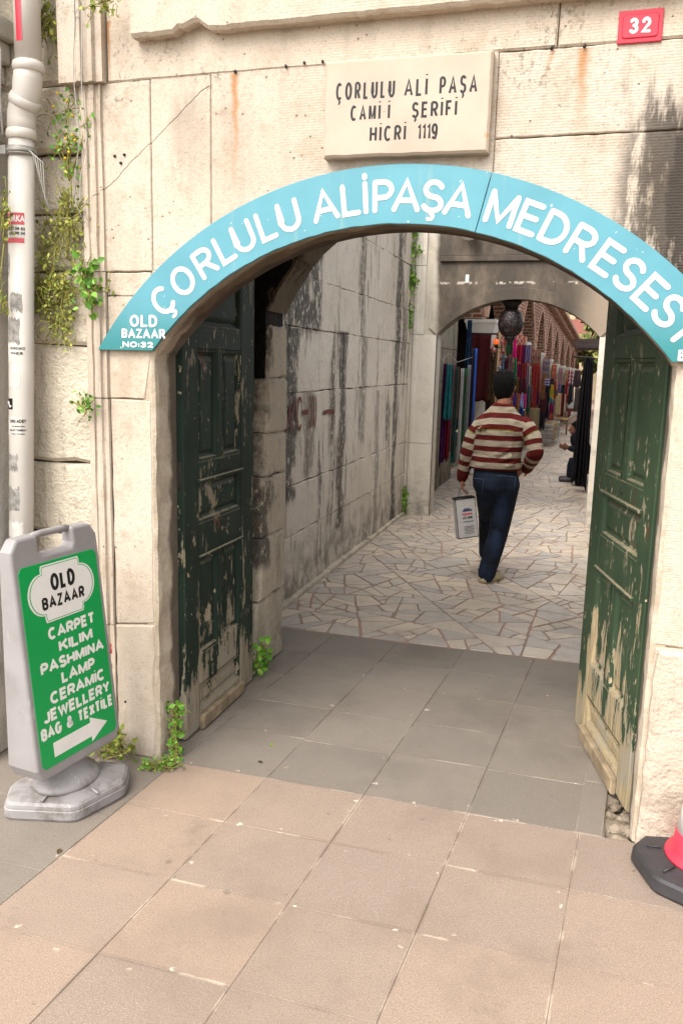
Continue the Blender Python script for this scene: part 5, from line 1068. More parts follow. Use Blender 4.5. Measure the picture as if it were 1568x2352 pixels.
def mlamp(lab, x, y, r, Y, c1, c2):
    p = at(x, y, Y); rr = r*.2087*Y/F_PX; t = thing('mosaic_lamp', lab, 'lamp', p, LG); q = MB(); q.lathe(p, [(rr*.2, -rr), (rr*.75, -rr*.72), (rr, 0), (rr*.75, rr*.72), (rr*.3, rr)], 14)
    m = Mat('mosaic_glass', .15, .6); v = m.n('TexVoronoi', {'Vector': m.pos, 'Scale': 38}); m.color(m.ramp(v.outputs['Distance'], [(0, lin(c1)), (.5, lin(c2)), (.7, lin('#3a2a20'))]))
    if 'glowing' in lab: m.put(m.b.inputs['Emission Color'], lin('#ff5a14')); m.b.inputs['Emission Strength'].default_value = .35
    q.build('globe', m.m, t)
    q = MB(); q.lathe(p, [(rr*.35, rr), (rr*.4, rr*1.2), (rr*.12, rr*1.6), (rr*.05, rr*3.4)], 8); q.lathe(p, [(rr*.02, -rr*1.6), (rr*.2, -rr*1.2), (rr*.25, -rr*.98)], 8); q.build('fitting', M_BRASS, t)
for a in (('glowing orange mosaic lamp, largest of the cluster', 365, 515, 29, 13.4, '#e0641a', '#c83a14'), ('pink speckled mosaic lamp right of the orange one', 430, 520, 19, 13.5, '#b0605c', '#8a3a3c'), ('red and white mosaic lamp, leftmost of the cluster', 335, 607, 31, 13.2, '#c8a8a0', '#a02a2c'), ('yellow-green mosaic lamp below the pink one', 400, 571, 17, 13.6, '#a8983a', '#6a5a24'), ('red mosaic lamp below the yellow-green one', 438, 621, 20, 13.4, '#b04a34', '#8a1e20'), ('blue-grey mosaic lamp hung lower right', 465, 691, 22, 13.3, '#7a8494', '#3a4250'), ('pale pink mosaic lamp below the red and white one', 335, 681, 20, 13.3, '#b89490', '#8a4a48'), ('white and blue mosaic lamp hung lowest', 405, 805, 22, 13.2, '#a8b0c0', '#46587a'), ('small green mosaic lamp low on the left', 352, 770, 18, 13.4, '#5a8a74', '#3a5a4a')):
    mlamp(a[0], 1062+a[1]*.2087, 677.4+a[2]*.2087, *a[3:])
# big pierced lantern under the far arch
lp = at(1172, 742, 9.62); lan = thing('lantern', 'big dark pierced metal lantern hanging under the far arch', 'lantern', lp); R_ = .142
m = Mat('pierced_bronze', .5, .5); m.b.inputs['Metallic'].default_value = .4; vv = m.n('TexVoronoi', {'Vector': m.pos, 'Scale': 42}).outputs['Distance']
m.color(m.mix(m.mr(vv, .2, .3, 1, 0), lin('#1c1211'), lin('#5a423c'))); m.bump(vv, .8, .006)
q = MB(); q.lathe(lp, [(R_*.55, R_*1.02), (R_*.8, R_*.8), (R_*1.0, R_*.1), (R_*.95, -R_*.45), (R_*.72, -R_*.85), (R_*.45, -R_*1.05)], 28); q.build('body', m.m, lan)
q = MB()
for k in range(6):
    a = math.radians(60*k+20); c_ = lp+Vector((math.cos(a), math.sin(a), 0))*R_*.98; ta = Vector((-math.sin(a), math.cos(a), 0)); q.tube([c_+ta*(.06*math.cos(t))+Vector((0, 0, -.01+.085*math.sin(t)))-Vector((math.cos(a), math.sin(a), 0))*(.012*abs(math.cos(t))+.02*abs(math.sin(t))) for t in [i*math.pi/8 for i in range(17)]], .006, 6)
q.build('medallion_rim', M_IRON, lan)
q = MB(); q.lathe(lp, [(R_*.5, R_*1.0), (R_*.55, R_*1.35), (R_*.78, R_*1.55), (R_*.8, R_*1.68), (R_*.2, R_*1.75), (R_*.1, R_*2.0)], 20); q.lathe(lp, [(R_*.05, -R_*1.75), (R_*.16, -R_*1.65), (R_*.14, -R_*1.5), (R_*.42, -R_*1.25), (R_*.46, -R_*1.02)], 20); q.tube([lp+Vector((0, 0, R_*1.9)), lp+Vector((0, 0, .75))], .008, 6); q.build('crown_and_finial', plain('black_iron', '#1a1614', .5, .5, .2, 20, 0, .4), lan)
# goods hung along the arcade
BG = 'textiles hung in front of the arcade'
X_ = lambda x: 1062+x*.2087
Y1 = lambda y: 677.4+y*.2087
Y2 = lambda y: 832.4+y*.2087
goods = [
 ('green cloth hung beside the lantern', 'cloth', 480, Y1(505), 556, Y1(665), 14.6, ['#3a5a3a', '#2e4c34'], 'plain', 6),
 ('bright magenta scarf beside the green cloth', 'scarf', 556, Y1(480), 598, Y1(685), 14.5, ['#b8186a', '#a01460'], 'plain', 6),
 ('green scarf twisted below the magenta one', 'scarf', 560, Y1(690), 600, Y2(200), 14.5, ['#246a44', '#1e5a3c'], 'plain', 6),
 ('crimson and purple striped cloth', 'cloth', 592, Y1(550), 704, Y1(755), 15.2, ['#8a1420', '#6a1028', '#8a1a24', '#4a1444', '#3a123c'], 'v', 5),
 ('blue and pink patterned bundle', 'cloth', 700, Y1(548), 752, Y1(755), 15.0, ['#3a4a6a', '#8a5a6a', '#5a6a8a'], 'rug', 5),
 ('red bag above the walking man', 'bag', 364, Y1(650), 408, Y1(750), 14.4, ['#8a1a1c', '#6a1416'], 'plain', 6),
 ('pale blue bag with a looped strap', 'bag', 405, Y1(655), 458, Y2(105), 14.3, ['#4a6a7a', '#3e5a6a'], 'plain', 6),
 ('maroon bag beside the pale blue one', 'bag', 458, Y1(665), 505, Y2(125), 14.4, ['#4a1e2a', '#3a1820'], 'plain', 6),
 ('mauve grey bag left of the green scarf', 'bag', 503, Y1(668), 552, Y2(130), 14.5, ['#6a4a4c', '#56403e'], 'plain', 6),
 ('magenta bag in the top row right of the head', 'bag', 585, Y1(755), 628, Y2(172), 14.9, ['#7a1a44', '#5a1230'], 'v', 4),
 ('dark wine bag in the middle of the top row', 'bag', 626, Y1(755), 664, Y2(176), 14.9, ['#461018', '#5a1622'], 'v', 4),
 ('red ochre bag at the end of the top row', 'bag', 662, Y1(758), 704, Y2(170), 15.0, ['#6e1e1c', '#5e2a1e'], 'v', 4),
 ('brown and gold striped bag in the second row', 'bag', 578, Y2(172), 622, Y2(338), 14.9, ['#5a4420', '#4a1c20', '#6a5628'], 'v', 6),
 ('plum striped bag in the second row', 'bag', 620, Y2(176), 662, Y2(342), 14.9, ['#3a1822', '#5a2a26', '#46202e'], 'v', 6),
 ('mulberry bag at the end of the second row', 'bag', 660, Y2(178), 704, Y2(330), 15.0, ['#561a2c', '#3e1620'], 'v', 6),
 ('violet scarf loop in the third row', 'scarf', 556, Y2(345), 600, Y2(470), 14.8, ['#3a2a6a', '#4a3a7a'], 'plain', 6),
 ('orange and red scarf loop in the third row', 'scarf', 598, Y2(345), 634, Y2(480), 14.8, ['#8a4a24', '#8a1e2a', '#a06a30'], 'v', 6),
 ('lilac scarf with a sky blue tail', 'scarf', 632, Y2(345), 672, Y2(505), 14.8, ['#7a6aa0', '#6a8ab0'], 'h', 2),
 ('hot pink scarf at the end of the third row', 'scarf', 670, Y2(345), 706, Y2(500), 14.9, ['#8a2050', '#a03060'], 'plain', 6),
 ('grey blue patterned cloth left of the red kilim', 'cloth', 706, Y2(258), 768, Y2(450), 15.6, ['#3a4048', '#5a4a4c', '#4a5660'], 'rug', 8),
 ('lavender and white thin scarf above the kilim', 'scarf', 700, Y2(30), 745, Y2(250), 15.8, ['#6a5a74', '#8a8490', '#5a3a4a'], 'v', 5),
 ('large red kilim hanging in a point', 'carpet', 765, Y2(10), 850, Y2(545), 16.4, ['#6a1a18', '#3a1014', '#7a3424', '#50161a'], 'rug', 6),
 ('beige and black patterned rug beside the sleeve', 'carpet', 735, Y2(500), 850, Y2(795), 15.6, ['#6a5c44', '#2c2c26', '#7a6a50'], 'rug', 7),
 ('dark maroon kilim behind the red one', 'carpet', 850, Y2(335), 930, Y2(560), 18.0, ['#32101a', '#1e0c10', '#4a1a20'], 'rug', 8),
 ('brown leather bag hung high', 'bag', 852, Y2(305), 908, Y2(402), 17.6, ['#6a4a34', '#5a3c2a'], 'plain', 6),
 ('black skirt hung low by the kilim', 'garment', 852, Y2(550), 905, Y2(722), 17.2, ['#141216', '#1c181c'], 'plain', 6),
 ('green and brown thin scarf under the second capital', 'scarf', 812, Y2(40), 866, Y2(330), 17.8, ['#3a4a3a', '#5a3a30', '#7a2a24'], 'v', 6),
 ('white cloth with violet bars', 'cloth', 898, Y2(180), 962, Y2(262), 19.5, ['#8a8694', '#3a2a5a'], 'h', 6),
 ('black jacket hung below the striped cloth', 'garment', 902, Y2(262), 962, Y2(440), 19.5, ['#16161a', '#1e1e22'], 'plain', 6),
 ('yellow scarf with a blue end', 'scarf', 960, Y2(245), 1008, Y2(445), 20.0, ['#9a8420', '#8a7a1e', '#9a8424', '#2a6a7a'], 'h', 4),
 ('dark shirt beside the yellow scarf', 'garment', 958, Y2(175), 1010, Y2(300), 20.6, ['#24242a', '#3a2a30'], 'plain', 6),
 ('tan patterned bag hung beside a white column', 'bag', 1000, Y2(300), 1046, Y2(360), 21.0, ['#6a5440', '#4a3a30'], 'rug', 5),
 ('cream rug with small brown figures', 'carpet', 1026, Y2(340), 1088, Y2(580), 22.0, ['#a08c68', '#7a5a3a', '#b0a080'], 'rug', 6),
 ('red and black striped rug beside the cream one', 'carpet', 1082, Y2(345), 1122, Y2(590), 22.6, ['#6a1420', '#2a1014'], 'v', 2),
 ('black and teal dress between two columns', 'garment', 1085, Y2(245), 1130, Y2(340), 24.2, ['#16201e', '#1e3a3c'], 'plain', 6),
 ('scarlet cloth hung above the low table', 'cloth', 1132, Y2(360), 1162, Y2(450), 26.0, ['#9a1a1c', '#82161a'], 'plain', 6),
 ('pale grey cloth at the far end of the arcade', 'cloth', 1128, Y2(120), 1156, Y2(320), 28.0, ['#7a8a90', '#5a6a74'], 'plain', 6),
 ('red and white checked shirt on a hanger', 'garment', 1158, Y2(82), 1226, Y2(255), 24.0, ['#7a2430', '#a89a9a', '#5a1a28'], 'plaid', 2),
 ('brown coat beside the checked shirt', 'garment', 1224, Y2(85), 1308, Y2(272), 22.0, ['#3a2c2a', '#30262a'], 'plain', 6),
 ('grey trousers below the checked shirt', 'garment', 1166, Y2(235), 1230, Y2(445), 24.5, ['#26242a', '#1c1c20', '#5a5a62'], 'v', 3),
 ('mottled grey shawl below the brown coat', 'shawl', 1235, Y2(275), 1306, Y2(525), 21.5, ['#3c3836', '#4a4442'], 'plain', 6),
 ('bright red scarf on the right rail', 'scarf', 1308, Y2(90), 1342, Y2(268), 21.0, ['#8a2620', '#7a1e1c', '#4a3034'], 'v', 3),
 ('violet brown jacket hung above the seated man', 'garment', 1298, Y2(200), 1350, Y2(420), 17.0, ['#2a2226', '#322a2e'], 'plain', 6),
]
for (lab, cat, x0, y0, x1, y1, Y, cols, mode, n) in goods:
    kind = 'v' if mode == 'v' else mode
    nm = cat
    o = hang(nm, lab, cat, X_(x0), y0, X_(x1), y1, Y, cols, kind, n, 2, .04 if cat not in ('carpet',) else .015, .62 if 'in a point' in lab else (1.05 if cat != 'scarf' else .95), BG, None, {'bag': .15, 'scarf': .45, 'garment': .3, 'cloth': .1}.get(cat, 0), .0 if cat in ('carpet',) else .08)
    if cat == 'bag':
        a, b = at(X_(x0), y0, Y-.05), at(X_(x1), y0, Y-.05); w_ = b.x-a.x; s2 = MB(); s2.tube([a+Vector((w_*.15, 0, 0)), a+Vector((w_*.2, -.03, -w_*.5)), a+Vector((w_*.5, -.05, -w_*.8)), a+Vector((w_*.8, -.03, -w_*.5)), a+Vector((w_*.85, 0, 0))], w_*.05, 5); s2.build('strap', plain('strap_cloth', cols[-1], .9, .1), o)
cpts = [('brick red carpet with cream figures', ['#7a241c', '#b09a78', '#3a1414', '#8a3020']), ('wine carpet with gold lozenges', ['#4a1020', '#9a7a3a', '#2a0c14', '#5e1a2a']), ('blue and rust carpet', ['#2a3450', '#8a4a2c', '#16203a', '#a08a68']), ('orange-red carpet with dark medallions', ['#9a3a1e', '#2a1414', '#c08a50', '#7a2a18']), ('mulberry carpet with pale edging', ['#5a1634', '#b0a08c', '#3a0e22', '#7a2a4a']), ('camel coloured carpet', ['#8a6c48', '#4a2c20', '#b09470', '#6a4a30']), ('crimson carpet with blue dots', ['#8a1622', '#2a3a5a', '#5a0e18', '#a04a3a'])]
for i, (lab, cols) in enumerate(cpts):
    s0, s1 = edges_s[i+1]+.22, edges_s[i+2]-.22; a, b = amap(s0, cz[i+1]-.12, .19), amap(s1, cz[i+2]-.12, .19); b.z = a.z
    cloth('carpet', lab+' hung flat between two arcade columns', 'carpet', a, b, a.z-.16, cols, 'rug', 6, 2, .012, 1.0, lnr, 'carpets hung along the arcade', ragged=.0)
fill = [('ruby', '#8a1420'), ('emerald', '#1e5a3a'), ('mustard', '#9a7a24'), ('cobalt', '#1e3a7a'), ('coral', '#a8483a'), ('ivory', '#a89c84'), ('turquoise', '#24747a'), ('rose', '#8a3a56'), ('copper', '#7a4424'), ('plum', '#46183a'), ('burgundy', '#4a0e18'), ('saffron', '#a8641a'), ('navy', '#161e38'), ('pistachio', '#6a7a48'), ('fuchsia', '#8e1a5a'), ('slate', '#3e444c'), ('vermilion', '#9a2a18'), ('lavender', '#6a5a86'), ('chocolate', '#34201a'), ('cream', '#b0a48c'), ('scarlet', '#96161e'), ('jade', '#2e6a54')]
spots = [(1133, 850, 9, 60, 13.9), (1143, 872, 10, 55, 14.0), (1186, 905, 10, 60, 15.0), (1198, 915, 11, 75, 15.2), (1210, 795, 9, 60, 16.2), (1217, 842, 8, 70, 16.6), (1223, 900, 9, 65, 17.0), (1206, 960, 14, 45, 15.4), (1228, 850, 8, 55, 18.2), (1236, 872, 8, 60, 18.8), (1243, 905, 9, 60, 19.6), (1250, 860, 8, 40, 20.2), (1256, 918, 9, 45, 20.6), (1262, 872, 7, 50, 21.2), (1268, 905, 8, 45, 21.8), (1241, 945, 10, 38, 19.2), (1275, 875, 6, 40, 22.8), (1284, 880, 6, 40, 23.6), (1291, 885, 6, 45, 24.6), (1297, 905, 6, 45, 25.6), (1301, 875, 6, 40, 26.6), (1214, 880, 7, 70, 16.0)]
for (cn, hx), (x, y, wd, ht, Y) in zip(fill, spots):
    d = '#%02x%02x%02x' % tuple(int(int(hx[i:i+2], 16)*.6) for i in (1, 3, 5))
    hang('shawl', cn+' shawl in the crowded hangings along the arcade', 'shawl', x-wd/2, y, x+wd/2, y+ht, Y, [hx, d, hx], rnd.choice(('plain', 'v', 'rug')), 6, 2, .05, 1.1, BG, None, .35, .08)
# long dark coats on the right, nearest the portal
CG = 'dark coats hung on the right of the alley'
for k, (lab, x0, x1, yt, yb, Y, cols) in enumerate((('long black robe hung nearest the portal', 1334, 1356, 815, 1112, 12.2, ['#121013', '#1a171b']), ('dark violet coat overlapping the black robe', 1326, 1346, 880, 1122, 12.9, ['#1c171c', '#241e24']), ('charcoal coat over the shoulder of the seated man', 1330, 1352, 850, 1030, 13.2, ['#1e1c1e', '#282426']))):
    hang('coat', lab, 'coat', x0+2, yt+6, x1+11, yb, Y, cols, 'plain', 6, 4, .07, 1.08, CG, None, .3, .05)
q = MB(); q.tube([at(1318, 820, 13.5), at(1360, 822, 11.8)], .015, 8); tag(q.build('clothes_rail', M_IRON), 'iron rail that carries the dark coats', 'rail')
aw = MB(); a = at(1322, 800, 19); b = at(1378, 799, 19); aw.add([a, b, b+Vector((.1, 1.5, .25)), a+Vector((-.1, 1.5, .25)), a-Vector((0, 0, .05)), b-Vector((0, 0, .05))], [(0, 1, 2, 3), (0, 1, 5, 4)]); o = tag(aw.build('awning', M_DARKIN, recalc=False), 'small black awning over the clothes racks on the right', 'awning'); md = o.modifiers.new('thickness', 'SOLIDIFY'); md.thickness = .02
# stool, low table, stacked goods
def four_legs(root, c, w_, d_, h, r, mat):
    for sx in (-1, 1):
        for sy in (-1, 1): q = MB(); q.tube([(c.x+sx*w_, c.y+sy*d_, 0.0), (c.x+sx*w_*.95, c.y+sy*d_*.95, h)], r, 6); q.build('leg', mat, root)
M_WOOD = plain('brown_wood', '#6a4a30', .7, .3, .2); M_WICK = plain('woven_seat', '#9a8058', .85, .2, .2, 60, .4)
c = at(1288, 974, 23.2); c.z = 0; t = thing('stool', 'wooden stool with a woven seat in front of the cream rug', 'stool', c); q = MB(); q.b2(c.x-.18, c.x+.18, c.y-.18, c.y+.18, .4, .45, .01); q.build('seat', M_WICK, t); four_legs(t, c, .15, .15, .41, .02, M_WOOD)
q = MB(); [q.tube([(c.x+sx*.15, c.y-.15, z), (c.x+sx*.15, c.y+.15, z)], .012, 5) for sx in (-1, 1) for z in (.15, .28)]; q.build('stretcher', M_WOOD, t)
c = at(1307, 955, 28); c.z = 0; t = thing('low_table', 'low red-brown table at the end of the arcade', 'table', c); q = MB(); q.b2(c.x-.45, c.x+.45, c.y-.3, c.y+.3, .42, .5, .01); q.build('tabletop', plain('red_brown_wood', '#4a1c16', .6, .3), t); four_legs(t, c, .38, .24, .42, .035, M_WOOD)
for k, (lab, dx, col_) in enumerate((('pale blue folded cloth on the low table', -.22, '#6a7a8a'), ('white folded cloth on the low table', .05, '#a8a49c'), ('dark folded cloth on the low table', .28, '#2a2a30'))):
    q = MB(); q.b2(c.x+dx-.12, c.x+dx+.12, c.y-.15, c.y+.1, .503, .62+.04*k, .02); q.b2(c.x+dx-.10, c.x+dx+.11, c.y-.13, c.y+.09, .62+.042*k, .70+.03*k, .02); tag(q.build('folded_cloth', plain('folded_fabric', col_, .9, .1)), lab, 'cloth', 'folded cloths on the low table')
for k, (lab, x, y, Y, col_, h) in enumerate((('white folded stack on the arcade step', 930, 690, 19.3, '#7a746c', .4), ('tan folded stack beside the white one', 965, 680, 19.9, '#8a7450', .4), ('white draped box at the end of the step', 1005, 665, 20.6, '#8a847a', .4))):
    c = at(X_(x), Y2(y), Y); c.z = .12; q = MB()
    for i in range(5): q.b2(c.x-.14+rnd.uniform(-.02, .02), c.x+.14+rnd.uniform(-.02, .02), c.y-.12, c.y+.12, c.z+h*i/5+.003, c.z+h*(i+1)/5, .015)
    tag(q.build('folded_stack', plain('stacked_fabric', col_, .9, .1, .25, 9)), lab, 'folded goods', 'folded goods on the arcade step')
# ------------------------------------------------------------------ people
def remeshed(mb, voxel, smooth=4):
    o = mb.build('tmp', None); md = o.modifiers.new('r', 'REMESH'); md.mode = 'VOXEL'; md.voxel_size = voxel; md.adaptivity = 0
    if smooth: ms_ = o.modifiers.new('s', 'SMOOTH'); ms_.iterations = smooth; ms_.factor = .5
    return o
def limb(mb, pts, rad, seg=14):
    """rounded, tapering limb"""
    pts = [Vector(p) for p in pts]; P = []; Rr = []
    d0 = (pts[1]-pts[0]).normalized(); d1 = (pts[-1]-pts[-2]).normalized()
    P += [pts[0]-d0*rad[0]*.95, pts[0]-d0*rad[0]*.6]; Rr += [rad[0]*.3, rad[0]*.8]
    for i in range(len(pts)-1):
        for t in (0, .25, .5, .75): P.append(pts[i].lerp(pts[i+1], t)); Rr.append(rad[i]+(rad[i+1]-rad[i])*t)
    P.append(pts[-1]); Rr.append(rad[-1]); P += [pts[-1]+d1*rad[-1]*.6, pts[-1]+d1*rad[-1]*.95]; Rr += [rad[-1]*.8, rad[-1]*.3]
    mb.tube(P, Rr, seg)
def rings(mb, rs, seg=24):
    """stacked ellipses (centre, rx, ry)"""
    vs = [Vector(c)+Vector((rx*math.cos(2*math.pi*k/seg), ry*math.sin(2*math.pi*k/seg), 0)) for c, rx, ry in rs for k in range(seg)]
    fs = [(i*seg+k, i*seg+(k+1) % seg, (i+1)*seg+(k+1) % seg, (i+1)*seg+k) for i in range(len(rs)-1) for k in range(seg)]+[tuple(range(seg))[::-1], tuple((len(rs)-1)*seg+k for k in range(seg))]; mb.add(vs, fs, .5, True)
def hand(mb, wrist, direction, palm_n, curl=.6, s=1.0):
    """palm, four curled fingers and a thumb from the side of the palm"""
    d = Vector(direction).normalized(); n = Vector(palm_n); n = (n-d*n.dot(d)).normalized(); sd_ = d.cross(n); w_ = Vector(wrist)
    for k in range(4): limb(mb, [w_+sd_*(k-1.5)*.012*s, w_+d*.045*s+sd_*(k-1.5)*.018*s, w_+d*.085*s+sd_*(k-1.5)*.020*s], [.014*s, .014*s, .011*s], 8)
    for k, L in enumerate((.070, .078, .074, .060)):
        p = w_+d*.088*s+sd_*(k-1.5)*.0205*s; dirn = d.copy(); pts = [p]
        for j in range(3):
            a = curl*(.6+.5*j); dirn = (d*math.cos(a)+n*math.sin(a)).normalized(); p = p+dirn*L*s*(.46, .31, .23)[j]; pts.append(p)
        limb(mb, pts, [.0092*s, .0085*s, .0078*s, .0068*s], 8)
    p = w_+d*.03*s-sd_*.028*s; limb(mb, [p, p-sd_*.026*s+d*.028*s+n*.012*s, p-sd_*.024*s+d*.058*s+n*.026*s], [.0125*s, .0105*s, .008*s], 8)
M_SKIN = plain('skin', '#8a5a44', .55, .4, .06, 20); M_HAIR = plain('black_hair', '#0a0807', .85, .12, .3, 60, .6)
def mat_jeans():
    m = Mat('dark_denim', .85, .2); x, y, z = m.xyz(); c = m.mix(m.mr(m.noise(5, m.sv((1, 1, .5)), 5), .42, .68), lin('#0f1520'), lin('#1a2536'))
    for (cx_, cz_, r1, r2) in ((-.585, .62, .06, .16), (-.62, .34, .05, .12)):
        dx = m.mth('DIVIDE', m.mth('SUBTRACT', x, cx_), r1); dz = m.mth('DIVIDE', m.mth('SUBTRACT', z, cz_), r2); d = m.mth('ADD', m.mth('MULTIPLY', dx, dx), m.mth('MULTIPLY', dz, dz)); c = m.mix(m.mul(m.mr(d, 0, 1.3, 1, 0), .5), c, lin('#22304a'))
    m.color(c); m.bump(m.mth('ADD', m.noise(9, m.sv((1, 1, 1.8)), 3), m.mth('MULTIPLY', m.noise(220), .12)), .9, .02); return m.m
def mat_sweater():
    m = Mat('striped_knit', .95, .1); s = m.attr('stripe'); fr = m.mth('FRACT', s); fl2 = m.mth('FLOOR', s)
    wgt = m.mth('GREATER_THAN', fr, .46); red = m.mix(m.mr(m.noise(9), .3, .7), lin('#4a1513'), lin('#571c1a')); wht = m.mix(m.mr(m.noise(9), .3, .7), lin('#8f8370'), lin('#9c907c'))
    c = m.mix(wgt, red, wht); gr = m.mul(m.mth('COMPARE', fl2, 3.0, .3), m.mth('COMPARE', fr, .955, .045)); c = m.mix(gr, c, lin('#6a6a24'))
    end = m.mth('MAXIMUM', m.mth('LESS_THAN', s, .46), m.mth('GREATER_THAN', s, 6.12)); c = m.mix(end, c, red); m.color(c)
    rib = m.n('TexWave', {'Vector': m.pos, 'Scale': 60, 'Distortion': 1.0}, bands_direction='X').outputs['Fac']; m.bump(m.mth('ADD', m.mth('MULTIPLY', m.noise(9, m.sv((1, 1, 1.8)), 4), 4.5), m.mth('MULTIPLY', rib, .2)), .7, .012); return m.m
YM = 6.67
H_ = lambda x, y, d=0: at(x, y, YM+d)
man = thing('person', 'man walking away in a striped red sweater and jeans, holding a paper bag', 'person', (-.66, 6.75, 0))
shL, elL, wrL = H_(1103, 966), H_(1074, 1036, -.03), H_(1061, 1096, .03); shR, elR, wrR = H_(1210, 968), H_(1229, 1040, -.06), H_(1209, 1076, .14)
hip = H_(1141, 1095); hiL, hiR = H_(1118, 1105), H_(1163, 1110); knL = Vector((-.745, 7.02, .50)); anL = Vector((-.765, 7.30, .10)); knR = H_(1146, 1217, .05); anR = H_(1117, 1318, -.02)
hd = H_(1157, 884, .02); nk = H_(1157, 918)
bd = MB()
rings(bd, [(hd+Vector((0, .01, -.125)), .03, .035), (hd+Vector((0, .03, -.11)), .05, .06), (hd+Vector((0, .012, -.06)), .068, .085), (hd+Vector((0, .0, 0)), .077, .097), (hd+Vector((0, -.002, .05)), .073, .093), (hd+Vector((0, 0, .09)), .05, .07), (hd+Vector((0, 0, .108)), .02, .03)])
limb(bd, [nk+Vector((0, 0, .07)), nk+Vector((0, -.01, -.03))], [.050, .056]); limb(bd, [nk+Vector((0, -.01, -.20)), H_(1155, 985), hip], [.085, .115, .11], 18)
for a, b, c_ in ((shL, elL, wrL), (shR, elR, wrR)): limb(bd, [nk+Vector((0, -.01, -.17)), a+Vector((0, 0, -.015)), b, c_], [.045, .042, .038, .027])
for a, b, c_ in ((hiL, knL, anL), (hiR, knR, anR)): limb(bd, [a, b, c_], [.08, .052, .034])
for sx in (-1, 1):   # ears, nose
    e = hd+Vector((sx*.082, .0, -.015)); bm = bmesh.new(); bmesh.ops.create_icosphere(bm, subdivisions=2, radius=1); bm.verts.index_update(); bd.add([e+Vector((v.co.x*.012, v.co.y*.02, v.co.z*.034)) for v in bm.verts], [[v.index for v in f.verts] for f in bm.faces]); bm.free()
limb(bd, [hd+Vector((0, .09, .015)), hd+Vector((0, .118, -.03))], [.012, .016], 8); limb(bd, [hd+Vector((-.02, .088, -.062)), hd+Vector((.02, .088, -.062))], [.009, .009], 6)
hand(bd, wrL, (wrL+Vector((.0, .01, -.1)))-wrL, (1, .2, 0), .95); hand(bd, wrR, Vector((-.055, .05, -.03)), (-.2, -.3, -1), .6)
for a, dr in ((anR, Vector((.09, .2, 0))), (anL, Vector((.02, .22, 0)))): limb(bd, [a+Vector((0, -.02, -.03)), Vector((a.x, a.y, .06))+dr*.4, Vector((a.x, a.y, .045))+dr*.8], [.036, .036, .03])
body = bake(remeshed(bd, .0065, 3), 'body', M_SKIN, man)
for sx in (-1, 1):
    q = MB(); q.lathe(hd+Vector((sx*.032, .088, .012)), [(.002, -.009), (.010, -.004), (.011, .0), (.010, .004), (.002, .009)], 10); q.build('eye', M_BLACK, man)
hr = MB(); rings(hr, [(hd+Vector((0, -.045, -.112)), .046, .03), (hd+Vector((0, -.04, -.085)), .066, .052), (hd+Vector((0, -.03, -.03)), .082, .076), (hd+Vector((0, -.018, .02)), .089, .094), (hd+Vector((0, -.008, .07)), .082, .094), (hd+Vector((0, 0, .105)), .06, .07), (hd+Vector((0, 0, .122)), .03, .035)])
for k in range(420):
    a = rnd.uniform(math.pi*.95, math.pi*2.05); zz = rnd.uniform(-.06, .11); r_ = math.sqrt(max(.02, 1-((zz-.02)/.12)**2)); p = hd+Vector((math.cos(a)*.080*r_, -.015+math.sin(a)*.086*r_, zz)); hr.tube([p, p+Vector((rnd.uniform(-.008, .008)+math.cos(a)*.010, math.sin(a)*.010, rnd.uniform(-.018, .004)))], [.0065, .002], 5)
bake(remeshed(hr, .0055, 1), 'hair', M_HAIR, man)
# sweater
sw = MB(); hz = H_(1140, 1074).z; nz_ = H_(1157, 924).z; cxw = lambda z: -.665+.03*(z-.97)/.5
def T(z, rx, ry, dx=0, dy=0): return (Vector((cxw(z)+dx, YM+.0+dy, z)), rx, ry)
rings(sw, [T(hz-.018, .180, .125), T(hz-.012, .196, .14), T(hz+.02, .203, .15), T(hz+.05, .196, .142), T(hz+.13, .193, .135), T(hz+.22, .205, .14), T(hz+.30, .215, .142), T(hz+.345, .212, .134), T(hz+.385, .200, .122), T(hz+.42, .165, .105), T(hz+.45, .125, .09), T(nz_-.03, .092, .078), T(nz_-.008, .074, .068), T(nz_-.002, .045, .045)], 36)
armL = [shL+Vector((.012, 0, -.028)), shL.lerp(elL, .5)+Vector((-.008, 0, 0)), elL, elL.lerp(wrL, .5), wrL+(wrL-elL)*.02]; armR = [shR+Vector((-.012, 0, -.028)), shR.lerp(elR, .5)+Vector((.012, 0, 0)), elR, elR.lerp(wrR, .5), wrR]
limb(sw, armL, [.068, .069, .060, .056, .046], 18); limb(sw, armR, [.068, .070, .066, .060, .048], 18)
for k in range(7):
    a0_ = Vector((cxw(hz+.1)+.16-.03*k, YM-.118-.012*math.sin(k), hz+.06+.05*k)); limb(sw, [a0_, a0_+Vector((-.07, -.004, -.035)), a0_+Vector((-.13, .0, -.045))], [.013, .020, .010], 8)
for k in range(9):   # soft folds at the waist and elbow
    z = hz+.02+.03*k; limb(sw, [Vector((cxw(z)+.02*k-.1, YM-.118, z)), Vector((cxw(z)+.12, YM-.115, z+.035))], [.02, .012], 8)
limb(sw, [elR+Vector((-.05, -.02, -.02)), elR+Vector((.04, -.03, .015))], [.026, .026], 8); limb(sw, [elR.lerp(wrR, .45)+Vector((-.04, -.02, -.02)), elR.lerp(wrR, .45)+Vector((.04, -.03, .0))], [.03, .028], 8)
so_ = bake(remeshed(sw, .009, 9), 'sweater', None, man)
def seg_par(p, ch):
    best = (9, 0); L = 0
    for a, b in zip(ch[:-1], ch[1:]):
        ab = b-a; t = max(0, min(1, (p-a).dot(ab)/ab.length_squared)); d = (p-(a+ab*t)).length
        if d < best[0]: best = (d, L+t*ab.length)
        L += ab.length
    return best
st_ = []; off = OFF[man.name]; per = .0885
